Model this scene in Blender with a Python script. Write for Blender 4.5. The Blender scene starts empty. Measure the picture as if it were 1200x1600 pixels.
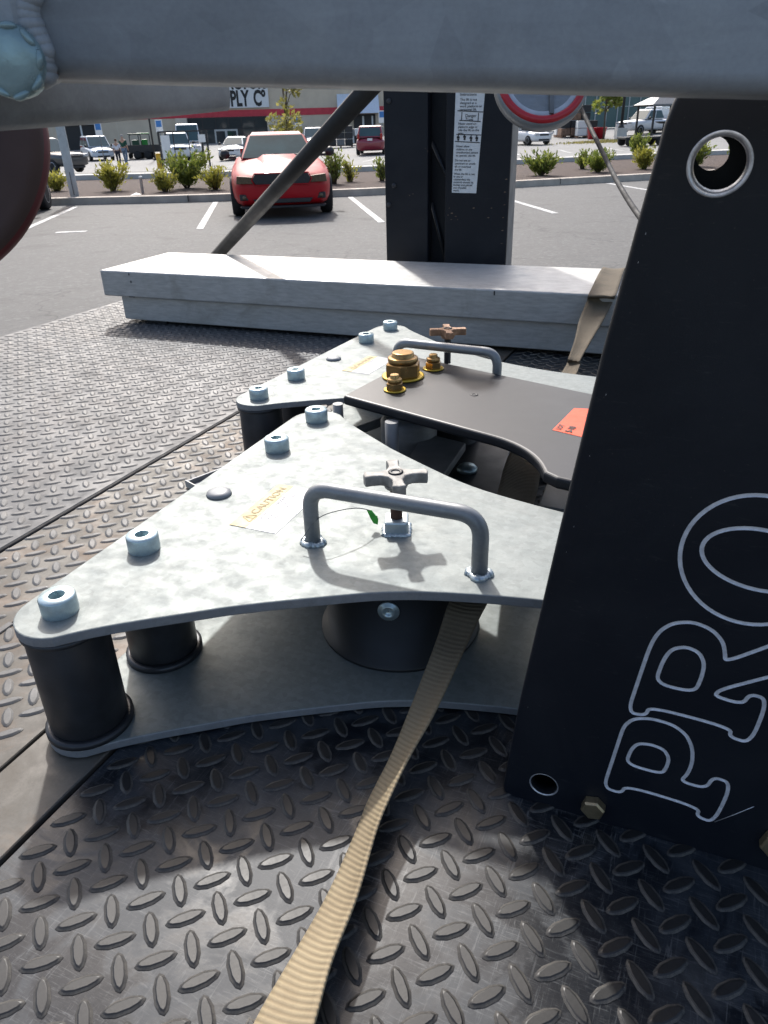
import bpy, bmesh, math, random
from mathutils import Vector, Matrix, noise
from mathutils.geometry import delaunay_2d_cdt
R_ = math.radians
sin, cos, pi = math.sin, math.cos, math.pi
random.seed(7)
SC = bpy.context.scene
COL = SC.collection

# ------------------------------------------------------------------ camera
H = 1.52                                   # eye height above the parking lot
PITCH, ROLL = R_(27.8), R_(1.6)
F, CX, CY = 1155.0, 600.0, 800.0           # survey: focal length and centre in photo pixels
fw = Vector((0, cos(PITCH), -sin(PITCH)))
r0 = Vector((1, 0, 0)); d0 = fw.cross(r0)
cr = r0 * cos(ROLL) + d0 * sin(ROLL)
cd = -r0 * sin(ROLL) + d0 * cos(ROLL)
EYE = Vector((0, 0, H))
cam = bpy.data.cameras.new('camera'); cam_o = bpy.data.objects.new('camera', cam); COL.objects.link(cam_o)
cam.sensor_fit = 'VERTICAL'; cam.sensor_height = 36.0; cam.lens = 36.0 * F / 1600.0
cam.clip_start = 0.02; cam.clip_end = 1500
cam_o.matrix_world = Matrix(((cr.x, -cd.x, -fw.x, 0), (cr.y, -cd.y, -fw.y, 0), (cr.z, -cd.z, -fw.z, H), (0, 0, 0, 1)))
cam.dof.use_dof = True; cam.dof.focus_distance = 0.95; cam.dof.aperture_fstop = 30
SC.camera = cam_o

def ray(px, py): return cr * ((px - CX) / F) + cd * ((py - CY) / F) + fw
def atz(px, py, z):                        # where the sight line of the photo meets height z
    d = ray(px, py); return EYE + d * ((z - H) / d.z)
def aty(px, py, y):                        # where it meets the distance y
    d = ray(px, py); return EYE + d * (y / d.y)
def atp(px, py, p0, n):
    d = ray(px, py); return EYE + d * ((p0 - EYE).dot(n) / d.dot(n))

# ------------------------------------------------------------------ light
SUN_AZ, SUN_EL = R_(-11.5), R_(43)
w = bpy.data.worlds.new('World'); SC.world = w; w.use_nodes = True
nt = w.node_tree; nt.nodes.clear()
sky = nt.nodes.new('ShaderNodeTexSky'); sky.sky_type = 'NISHITA'; sky.sun_disc = False
sky.sun_elevation = SUN_EL; sky.sun_rotation = SUN_AZ; sky.altitude = 50; sky.air_density = 1.0; sky.dust_density = 4.0; sky.ozone_density = 0.8
bg = nt.nodes.new('ShaderNodeBackground'); bg.inputs['Strength'].default_value = 0.15
wo = nt.nodes.new('ShaderNodeOutputWorld')
nt.links.new(sky.outputs[0], bg.inputs[0]); nt.links.new(bg.outputs[0], wo.inputs[0])
sun = bpy.data.lights.new('sun', 'SUN'); sun.energy = 2.6; sun.angle = R_(1.8); sun.color = (1.0, 0.98, 0.95)
sun_o = bpy.data.objects.new('sun', sun); COL.objects.link(sun_o)
sdir = Vector((sin(SUN_AZ) * cos(SUN_EL), cos(SUN_AZ) * cos(SUN_EL), sin(SUN_EL)))
sun_o.rotation_euler = (-sdir).to_track_quat('-Z', 'Y').to_euler(); sun_o.location = (0, 0, 30)
SC.view_settings.view_transform = 'Standard'; SC.view_settings.look = 'None'
SC.view_settings.exposure = 0.62; SC.view_settings.gamma = 1; SC.view_settings.use_curve_mapping = False
SC.cycles.max_bounces = 8

# ------------------------------------------------------------------ materials
class NG:
    def __init__(s, name):
        s.m = bpy.data.materials.new(name); s.m.use_nodes = True
        s.t = s.m.node_tree; s.b = s.t.nodes['Principled BSDF']; s._tc = None
    def n(s, typ, **kw):
        nd = s.t.nodes.new(typ)
        for k, v in kw.items():
            if k in nd.inputs: nd.inputs[k].default_value = v
            else: setattr(nd, k, v)
        return nd
    def l(s, a, b): s.t.links.new(a, b)
    def co(s, kind='Object'):
        if not s._tc: s._tc = s.n('ShaderNodeTexCoord')
        return s._tc.outputs[kind]
    def noise(s, scale, detail=4, rough=0.55, dist=0.0, stretch=None, kind='Object'):
        nd = s.n('ShaderNodeTexNoise'); nd.inputs['Scale'].default_value = scale
        nd.inputs['Detail'].default_value = detail; nd.inputs['Roughness'].default_value = rough; nd.inputs['Distortion'].default_value = dist
        v = s.co(kind)
        if stretch:
            mp = s.n('ShaderNodeMapping'); mp.inputs['Scale'].default_value = stretch[0]; mp.inputs['Rotation'].default_value = stretch[1]
            s.l(v, mp.inputs[0]); v = mp.outputs[0]
        s.l(v, nd.inputs['Vector']); return nd.outputs['Fac']
    def ramp(s, fac, stops):
        nd = s.n('ShaderNodeValToRGB'); e = nd.color_ramp.elements
        while len(e) < len(stops): e.new(0.5)
        for el, (p, c) in zip(e, stops):
            el.position = p; el.color = (c, c, c, 1) if isinstance(c, (int, float)) else (*c, 1)
        s.l(fac, nd.inputs[0]); return nd.outputs[0]
    def mix(s, fac, a, b, mode='MIX'):
        nd = s.n('ShaderNodeMix', data_type='RGBA', blend_type=mode)
        for sock, v in ((nd.inputs[0], fac), (nd.inputs[6], a), (nd.inputs[7], b)):
            if isinstance(v, (int, float)): sock.default_value = v
            elif isinstance(v, tuple): sock.default_value = (*v, 1)
            else: s.l(v, sock)
        return nd.outputs[2]
    def bump(s, fac, strength, dist=0.001, prev=None):
        nd = s.n('ShaderNodeBump'); nd.inputs['Strength'].default_value = strength; nd.inputs['Distance'].default_value = dist
        s.l(fac, nd.inputs['Height'])
        if prev: s.l(prev, nd.inputs['Normal'])
        s.l(nd.outputs[0], s.b.inputs['Normal']); return nd.outputs[0]
    def set(s, **kw):
        for k, v in kw.items():
            sock = s.b.inputs[k.replace('_', ' ')]
            if isinstance(v, (int, float)): sock.default_value = v
            elif isinstance(v, tuple): sock.default_value = (*v, 1)
            else: s.l(v, sock)

def simple(name, c, rough=0.5, metal=0.0, var=0.25, scale=20, bump=0.0, bscale=200, coat=0.0, spec=0.5):
    g = NG(name); n = g.noise(scale, 5)
    dark = tuple(x * (1 - var) for x in c); lite = tuple(min(1, x * (1 + var)) for x in c)
    g.set(Base_Color=g.ramp(n, [(0.3, dark), (0.7, lite)]), Metallic=metal, Specular_IOR_Level=spec)
    g.set(Roughness=g.ramp(n, [(0.3, min(1, rough * 1.12)), (0.7, rough * 0.88)]))
    if bump: g.bump(g.noise(bscale, 3), bump, 0.0006)
    if coat: g.set(Coat_Weight=coat, Coat_Roughness=0.05)
    return g.m

def galv(name, c, metal=0.75, rough=0.48, spangle=60, streak=1.0, dirt=0.25, dirtc=(0.26, 0.25, 0.22), ck=1.0, sk=0.16):
    g = NG(name)
    cloud = g.noise(9, 8, 0.62, 0.6)
    strk = g.noise(26, 6, 0.6, 0.3, stretch=((1, 6, 6), (0, 0, 0.5)))
    vo = g.n('ShaderNodeTexVoronoi'); vo.inputs['Scale'].default_value = spangle; g.l(g.co(), vo.inputs['Vector'])
    fine = g.noise(420, 3, 0.7)
    base = g.ramp(cloud, [(0.25, tuple(x * (1 - 0.14 * ck) for x in c)), (0.5, c), (0.76, tuple(min(1, x * (1 + 0.09 * ck)) for x in c))])
    base = g.mix(0.35 * streak, base, g.ramp(strk, [(0.35, tuple(x * 0.72 for x in c)), (0.65, tuple(min(1, x * 1.15) for x in c))]))
    sp = g.n('ShaderNodeSeparateColor'); g.l(vo.outputs['Color'], sp.inputs[0])
    if spangle: base = g.mix(sk, base, g.ramp(sp.outputs[0], [(0.0, tuple(x * 0.55 for x in c)), (1.0, tuple(min(1, x * 1.3) for x in c))]))
    base = g.mix(0.12, base, g.ramp(fine, [(0.35, tuple(x * 0.6 for x in c)), (0.65, tuple(min(1, x * 1.3) for x in c))]))
    dm = g.ramp(g.noise(5.5, 9, 0.68, 1.0), [(0.55, 0.0), (0.75, dirt)])
    base = g.mix(dm, base, dirtc)
    g.set(Base_Color=base, Metallic=metal)
    g.set(Roughness=g.ramp(g.noise(38, 6, 0.65), [(0.3, rough - 0.1), (0.7, rough + 0.12)]))
    sc1 = g.noise(60, 4, 0.6, 1.5, stretch=((1, 22, 1), (0, 0, 0.7))); sc2 = g.noise(60, 4, 0.6, 1.5, stretch=((26, 1, 1), (0, 0, 0.35)))
    base = g.mix(g.ramp(sc1, [(0.66, 0.0), (0.72, 0.3)]), base, tuple(min(1, x * 1.5) for x in c)); base = g.mix(g.ramp(sc2, [(0.67, 0.0), (0.73, 0.35)]), base, tuple(x * 0.55 for x in c)); g.set(Base_Color=base)
    b = g.bump(fine, 0.10, 0.0003); g.bump(g.noise(70, 4), 0.10, 0.0012, b)
    return g.m

GALV = galv('galvanized_plate', (0.20, 0.222, 0.217), metal=0.30, rough=0.57, spangle=150, dirt=0.16, ck=1.05, sk=0.26)
GALV_ROD = galv('galvanized_rod', (0.25, 0.262, 0.27), metal=0.45, rough=0.42, dirt=0.4)
GALV_EDGE = galv('galvanized_dull', (0.24, 0.25, 0.265), metal=0.3, rough=0.55)
GALV_BEAM = galv('galvanized_beam', (0.305, 0.32, 0.335), metal=0.2, rough=0.5, spangle=45, dirt=0.55, dirtc=(0.17, 0.165, 0.16), ck=2.2, sk=0.2)
GALV_BOX = galv('galvanized_box', (0.44, 0.435, 0.42), metal=0.3, rough=0.46, dirt=0.7, streak=1.9, spangle=0)
ZINC = galv('zinc_bolt', (0.45, 0.55, 0.58), metal=0.7, rough=0.36, spangle=200, dirt=0.2)
WELD = galv('weld_metal', (0.46, 0.52, 0.55), metal=0.6, rough=0.3, dirt=0.15)
BLUEZINC = simple('blue_zinc_weld', (0.26, 0.36, 0.37), 0.25, 0.3, 0.2, 60, 0.3)
STEEL_DK = simple('dark_steel_tube', (0.034, 0.036, 0.041), 0.42, 0.35, 0.3, 30, 0.1)
STEEL_GREY = simple('grey_painted_steel', (0.17, 0.175, 0.18), 0.5, 0.2, 0.25, 14, 0.1)
BLACKP = simple('black_powder_coat', (0.0065, 0.0085, 0.0135), 0.45, 0.0, 0.2, 20, 0.12, 900, spec=0.28)
BLACKP2 = simple('satin_black_top', (0.018, 0.020, 0.0245), 0.42, 0.1, 0.14, 8, 0.15, 900)
BARE = simple('bare_machined_metal', (0.58, 0.58, 0.60), 0.38, 0.75, 0.3, 160, 0.3, 500)
GROOVE = simple('bare_engraved_groove', (0.74, 0.74, 0.77), 0.45, 0.35, 0.15, 200)
BRASS = simple('yellow_zinc_nut', (0.33, 0.20, 0.075), 0.3, 0.85, 0.35, 60, 0.1)
BRASSY = simple('yellow_zinc_washer', (0.50, 0.34, 0.045), 0.35, 0.7, 0.2, 60)
CASTKNOB = simple('cast_iron_knob', (0.27, 0.262, 0.245), 0.6, 0.2, 0.35, 80, 0.4, 300)
RUSTKNOB = simple('brown_cast_knob', (0.30, 0.17, 0.10), 0.55, 0.3, 0.35, 80, 0.4, 300)
RUST = simple('rusty_thread', (0.07, 0.035, 0.025), 0.7, 0.3, 0.4, 120, 0.4)
RUBBER = simple('tyre_rubber', (0.012, 0.012, 0.013), 0.75, 0, 0.2, 40)
MAROON = simple('maroon_disc_paint', (0.040, 0.022, 0.019), 0.75, 0, 0.25, 9)
REDEDGE = simple('red_rim_paint', (0.085, 0.008, 0.010), 0.6, 0, 0.2, 20)
REDP = simple('red_ring_plastic', (0.45, 0.02, 0.03), 0.3, 0, 0.15, 20)
WHITEP = simple('white_paint', (0.78, 0.78, 0.76), 0.5, 0, 0.06, 12)
LABELW = simple('white_label', (0.70, 0.72, 0.72), 0.5, 0, 0.08, 40)
LABELG = simple('silver_label', (0.42, 0.43, 0.47), 0.45, 0.1, 0.12, 60)
LABELY = simple('faded_yellow_label', (0.50, 0.39, 0.16), 0.55, 0, 0.12, 60)
LABELO = simple('orange_label', (0.78, 0.075, 0.012), 0.5, 0, 0.1, 40)
INK = simple('black_ink', (0.02, 0.02, 0.02), 0.6)
INKG = simple('faded_grey_ink', (0.20, 0.195, 0.19), 0.6)
INKY = simple('faded_brown_ink', (0.31, 0.23, 0.10), 0.6)
GREENTAG = simple('green_plastic_tag', (0.03, 0.34, 0.03), 0.35, 0, 0.3, 200)
CONCRETE = simple('concrete', (0.50, 0.44, 0.37), 0.85, 0, 0.2, 3, 0.4, 60)
CONCW = simple('pale_concrete', (0.56, 0.54, 0.50), 0.85, 0, 0.12, 2, 0.3, 60)
LINE = simple('white_road_paint', (0.46, 0.46, 0.445), 0.7, 0, 0.45, 9)
TAN = simple('tan_wall', (0.64, 0.54, 0.41), 0.85, 0, 0.08, 0.8, 0.2, 8)
TAND = simple('tan_pilaster', (0.66, 0.58, 0.47), 0.85, 0, 0.08, 0.8)
REDW = simple('red_wall_stripe', (0.60, 0.05, 0.07), 0.6, 0, 0.1, 2)
GLASSD = simple('dark_glass', (0.03, 0.04, 0.045), 0.06, 0, 0.1, 2)
GLASSC = simple('car_glass', (0.05, 0.09, 0.095), 0.05, 0, 0.1, 2)
def scuffed(name):
    g = NG(name); c = (0.0065, 0.0085, 0.0135)
    big = g.noise(6, 7, 0.65, 0.7); sm = g.noise(45, 6, 0.7, 1.2, stretch=((1, 1, 5), (0.2, 0.3, 0))); dot = g.noise(520, 2, 0.5)
    k = g.mix(g.ramp(big, [(0.45, 0.0), (0.75, 0.6)]), c, (0.020, 0.022, 0.027)); k = g.mix(g.ramp(sm, [(0.60, 0.0), (0.74, 0.5)]), k, (0.04, 0.041, 0.043))
    s2 = g.noise(40, 5, 0.7, 2.0, stretch=((1, 1, 24), (0.1, 0.45, 0))); k = g.mix(g.ramp(s2, [(0.66, 0.0), (0.73, 0.35)]), k, (0.06, 0.06, 0.062)); k = g.mix(g.ramp(dot, [(0.70, 0.0), (0.76, 0.35)]), k, (0.09, 0.088, 0.08))
    g.set(Base_Color=k, Specular_IOR_Level=0.3, Roughness=g.ramp(big, [(0.3, 0.38), (0.7, 0.55)])); g.bump(g.noise(900, 2), 0.14, 0.0005); return g.m
BLACKP = scuffed('black_powder_coat')
DARK = simple('dark_plastic', (0.02, 0.02, 0.022), 0.5)
MULCH = None
def paint(name, c, metal=0.0): return simple(name, c, 0.35, metal, 0.05, 3, coat=1.0)
P_RED = simple('red_car_paint', (0.40, 0.003, 0.010), 0.5, 0.0, 0.05, 3, coat=0.12, spec=0.3); P_WHITE = paint('white_car_paint', (0.72, 0.73, 0.74)); P_BLACK = paint('black_car_paint', (0.02, 0.021, 0.024))
P_VAN = paint('dark_red_van_paint', (0.24, 0.012, 0.03)); P_SILVER = paint('silver_blue_paint', (0.55, 0.62, 0.70)); P_GREY = paint('grey_car_paint', (0.03, 0.032, 0.036))
AMBER = simple('smoked_headlamp', (0.13, 0.095, 0.06), 0.12, 0.2, 0.3, 30); LAMP = simple('clear_headlamp', (0.5, 0.52, 0.55), 0.15, 0.3, 0.3, 20); TAILR = simple('red_lens', (0.35, 0.01, 0.01), 0.2)
SKIN = simple('skin', (0.45, 0.27, 0.19), 0.6); HAIRG = simple('grey_hair', (0.35, 0.33, 0.30), 0.8); HAIRB = simple('brown_hair', (0.09, 0.05, 0.03), 0.8)
SHIRTG = simple('green_shirt', (0.01, 0.07, 0.045), 0.8); SHIRTW = simple('white_shirt', (0.66, 0.67, 0.72), 0.8); JEANS = simple('blue_jeans', (0.13, 0.19, 0.27), 0.8); TROUS = simple('dark_trousers', (0.015, 0.018, 0.03), 0.8)
GREEN_M = simple('green_machine_paint', (0.02, 0.25, 0.04), 0.35); YELLOWP = simple('yellow_paint', (0.65, 0.38, 0.02), 0.5); BROWNW = simple('brown_pallet_goods', (0.22, 0.13, 0.085), 0.8, 0, 0.4, 4)
BLUEP = simple('blue_sign_paint', (0.05, 0.20, 0.50), 0.5); FENCE = simple('green_mesh_fence', (0.10, 0.16, 0.15), 0.7); BARK = simple('bark', (0.10, 0.075, 0.055), 0.9, 0, 0.3, 12)

def leafmat(name, c, c2):
    g = NG(name)
    oi = g.n('ShaderNodeNewGeometry')
    n = g.noise(9, 3)
    mixr = g.ramp(oi.outputs['Random Per Island'], [(0.0, c), (1.0, c2)])
    g.set(Base_Color=g.mix(0.35, mixr, g.ramp(n, [(0.3, tuple(x * 0.6 for x in c)), (0.7, tuple(min(1, x * 1.3) for x in c2))])), Roughness=0.5)
    tr = g.n('ShaderNodeBsdfTranslucent'); ms = g.n('ShaderNodeMixShader'); ms.inputs[0].default_value = 0.5
    g.l(mixr, tr.inputs['Color']); g.l(g.b.outputs[0], ms.inputs[1]); g.l(tr.outputs[0], ms.inputs[2])
    g.l(ms.outputs[0], g.t.nodes['Material Output'].inputs['Surface'])
    return g.m
LEAF_Y = leafmat('yellow_green_leaf', (0.23, 0.235, 0.035), (0.38, 0.35, 0.07))
LEAF_G = leafmat('fresh_green_leaf', (0.10, 0.155, 0.025), (0.26, 0.28, 0.06))
LEAF_D = leafmat('dark_green_leaf', (0.018, 0.045, 0.014), (0.05, 0.09, 0.03))
LEAF_T = leafmat('spring_tree_leaf', (0.20, 0.20, 0.05), (0.34, 0.31, 0.09))
GRASS = leafmat('dry_grass', (0.19, 0.18, 0.06), (0.30, 0.26, 0.10))

def deck_mat(name, base, worn, dust, metal, rough, rust=0.0, dustamt=0.5, wornamt=0.5, streaks=0.0):
    g = NG(name)
    big = g.noise(8.0 if streaks else 4.5, 8, 0.66, 0.9); mid = g.noise(21, 7, 0.65, 0.5); fine = g.noise(330, 4, 0.7)
    scr = g.noise(120, 5, 0.7, 2.5, stretch=((1, 9, 1), (0, 0, 0.9)))
    scr2 = g.noise(120, 5, 0.7, 2.5, stretch=((9, 1, 1), (0, 0, 0.2)))
    c = g.mix(g.ramp(big, [(0.46, 0.0), (0.53, wornamt)] if streaks else [(0.42, 0.0), (0.60, wornamt)]), base, worn)
    c = g.mix(g.ramp(mid, [(0.5, 0.0), (0.72, dustamt)]), c, dust)
    c = g.mix(g.ramp(scr, [(0.60, 0.0), (0.68, 0.55)]), c, dust)
    c = g.mix(g.ramp(scr2, [(0.62, 0.0), (0.69, 0.45)]), c, dust)
    c = g.mix(0.12, c, g.ramp(fine, [(0.35, tuple(x * 0.4 for x in base)), (0.65, tuple(min(1, x * 1.6) for x in worn))]))
    if streaks:
        zone = g.ramp(g.noise(3.2, 5, 0.6, 0.4), [(0.42, 0.12), (0.62, 1.0)])
        for rot, sc in ((0.9, (3, 40, 1)), (-0.6, (40, 3, 1)), (0.2, (5, 60, 1))):
            st_ = g.ramp(g.noise(6, 8, 0.75, 1.6, stretch=(sc, (0, 0, rot))), [(0.56, 0.0), (0.66, 0.55 * streaks)])
            c = g.mix(g.mix(1.0, st_, zone, 'MULTIPLY'), c, tuple(x * 1.25 for x in dust))
    if rust:
        c = g.mix(g.ramp(g.noise(6.5, 9, 0.7, 1.2), [(0.47, 0.0), (0.66, rust)]), c, (0.15, 0.080, 0.036))
    g.set(Base_Color=c, Metallic=metal)
    g.set(Roughness=g.ramp(big, [(0.45, rough - 0.06), (0.55, rough + 0.16)]) if streaks else g.ramp(mid, [(0.3, rough - 0.14), (0.7, rough + 0.2)]))
    b = g.bump(fine, 0.15, 0.0003); g.bump(mid, 0.15, 0.0012, b)
    return g.m
DECK_DK = deck_mat('worn_black_tread_plate', (0.0030, 0.0046, 0.0080), (0.014, 0.019, 0.026), (0.115, 0.118, 0.118), 0.0, 0.34, 0, 0.28, 1.0, streaks=1.3)
LUG_DK = deck_mat('worn_black_tread_lug', (0.0085, 0.0085, 0.0088), (0.022, 0.0215, 0.021), (0.085, 0.080, 0.073), 0.0, 0.44, 0, 0.45, 0.8)
ROOT_DK = deck_mat('dusty_lug_root', (0.012, 0.013, 0.016), (0.17, 0.155, 0.13), (0.26, 0.24, 0.20), 0.0, 0.75, 0, 0.8, 0.9)
DECK_SV = deck_mat('grey_tread_plate', (0.056, 0.058, 0.063), (0.090, 0.093, 0.099), (0.14, 0.137, 0.13), 0.15, 0.56, 0.08, 0.4, 0.8)
LUG_SV = deck_mat('grey_tread_lug', (0.070, 0.072, 0.075), (0.115, 0.116, 0.116), (0.16, 0.152, 0.138), 0.15, 0.52, 0.1, 0.5, 0.7)
DECK_RS = deck_mat('rusty_tread_plate', (0.075, 0.068, 0.058), (0.115, 0.107, 0.092), (0.16, 0.138, 0.11), 0.12, 0.6, 0.5, 0.6, 0.8)
DECK_SM = deck_mat('smooth_dirty_steel', (0.075, 0.067, 0.056), (0.11, 0.102, 0.088), (0.155, 0.134, 0.105), 0.15, 0.55, 0.5, 0.6, 0.8)

def asphalt(name='asphalt', k=1.0):
    g = NG(name)
    f = g.noise(70, 6, 0.75); b = g.noise(0.35, 6, 0.6, 0.5); m = g.noise(2.2, 7, 0.65, 0.6)
    c = g.ramp(f, [(0.32, (0.075 * k, 0.075 * k, 0.074 * k)), (0.7, (0.20 * k, 0.20 * k, 0.19 * k))])
    sp_ = g.n('ShaderNodeTexVoronoi'); sp_.inputs['Scale'].default_value = 28; g.l(g.co(), sp_.inputs['Vector'])
    sc_ = g.n('ShaderNodeSeparateColor'); g.l(sp_.outputs['Color'], sc_.inputs[0])
    c = g.mix(0.3, c, g.ramp(sc_.outputs[0], [(0.0, (0.05 * k,) * 3), (0.85, (0.17 * k,) * 3), (1.0, (0.36 * k,) * 3)]))
    c = g.mix(g.ramp(b, [(0.35, 0.0), (0.7, 0.5)]), c, (0.11 * k, 0.108 * k, 0.104 * k))
    c = g.mix(g.ramp(m, [(0.5, 0.0), (0.75, 0.35)]), c, (0.19 * k, 0.187 * k, 0.178 * k))
    oil = g.noise(1.1, 4, 0.5, 0.3); c = g.mix(g.ramp(oil, [(0.60, 0.0), (0.72, 0.5)]), c, (0.045 * k, 0.044 * k, 0.043 * k))
    vc = g.n('ShaderNodeTexVoronoi', feature='DISTANCE_TO_EDGE'); vc.inputs['Scale'].default_value = 0.28
    wp = g.n('ShaderNodeVectorMath', operation='ADD'); nz = g.n('ShaderNodeTexNoise'); nz.inputs['Scale'].default_value = 1.5; nz.inputs['Detail'].default_value = 5; g.l(g.co(), nz.inputs['Vector']); g.l(g.co(), wp.inputs[0]); g.l(nz.outputs['Color'], wp.inputs[1]); g.l(wp.outputs[0], vc.inputs['Vector'])
    c = g.mix(g.ramp(vc.outputs['Distance'], [(0.0, 0.55), (0.006, 0.0)]), c, (0.03 * k, 0.03 * k, 0.03 * k))
    g.set(Base_Color=c, Roughness=0.8); g.bump(f, 0.5, 0.008); return g.m
ASPH = asphalt('asphalt', 0.72); PALE = asphalt('pale_worn_asphalt', 1.6)
def mulch():
    g = NG('bark_mulch'); f = g.noise(22, 6, 0.75, 0.8); m = g.noise(2, 5)
    c = g.ramp(f, [(0.3, (0.018, 0.011, 0.009)), (0.5, (0.055, 0.033, 0.026)), (0.72, (0.16, 0.105, 0.08))])
    g.set(Base_Color=g.mix(g.ramp(m, [(0.4, 0.0), (0.7, 0.4)]), c, (0.07, 0.04, 0.03)), Roughness=0.9); g.bump(f, 0.8, 0.03); return g.m
MULCH = mulch()
def webbing():
    g = NG('tan_webbing')
    wv = g.n('ShaderNodeTexWave', wave_type='BANDS', bands_direction='DIAGONAL'); wv.inputs['Scale'].default_value = 1.0
    mp = g.n('ShaderNodeMapping'); mp.inputs['Scale'].default_value = (1.1, 125.0, 1); g.l(g.co('UV'), mp.inputs[0]); g.l(mp.outputs[0], wv.inputs['Vector'])
    wv.inputs['Distortion'].default_value = 0.6; wv.inputs['Detail'].default_value = 2
    fine = g.noise(900, 3, 0.7); soil_shade = g.noise(14, 7, 0.65, 0.6)
    c = g.ramp(wv.outputs['Fac'], [(0.1, (0.28, 0.22, 0.135)), (0.6, (0.37, 0.30, 0.19))])
    c = g.mix(g.ramp(soil_shade, [(0.40, 0.0), (0.72, 0.7)]), c, (0.20, 0.15, 0.09))
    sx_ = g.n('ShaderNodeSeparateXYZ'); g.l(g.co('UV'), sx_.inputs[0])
    mr = g.n('ShaderNodeMapRange'); mr.inputs['From Min'].default_value = 0.27; mr.inputs['From Max'].default_value = 0.46; mr.inputs['To Max'].default_value = 0.93; g.l(sx_.outputs['Y'], mr.inputs['Value'])  # darker past the near end: dirt plus painted-in shade under the top plate
    c = g.mix(mr.outputs[0], c, g.ramp(soil_shade, [(0.3, (0.035, 0.027, 0.018)), (0.7, (0.11, 0.085, 0.056))]))
    c = g.mix(0.07, c, g.ramp(fine, [(0.35, (0.22, 0.15, 0.07)), (0.65, (0.52, 0.42, 0.27))]))
    g.set(Base_Color=c, Roughness=0.85); b = g.bump(wv.outputs['Fac'], 0.45, 0.0010); g.bump(fine, 0.35, 0.0006, b); return g.m
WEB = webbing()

# ------------------------------------------------------------------ mesh builder
def tag(o, label=None, cat=None, group=None, kind=None):
    if label: o['label'] = label
    if cat: o['category'] = cat
    if group: o['group'] = group
    if kind: o['kind'] = kind
    return o
def empty(name, loc=(0, 0, 0), rz=0.0, label=None, cat=None, group=None):
    o = bpy.data.objects.new(name, None); COL.objects.link(o); o.location = loc; o.rotation_euler = (0, 0, rz); o.empty_display_size = 0.1
    return tag(o, label, cat, group)

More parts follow.
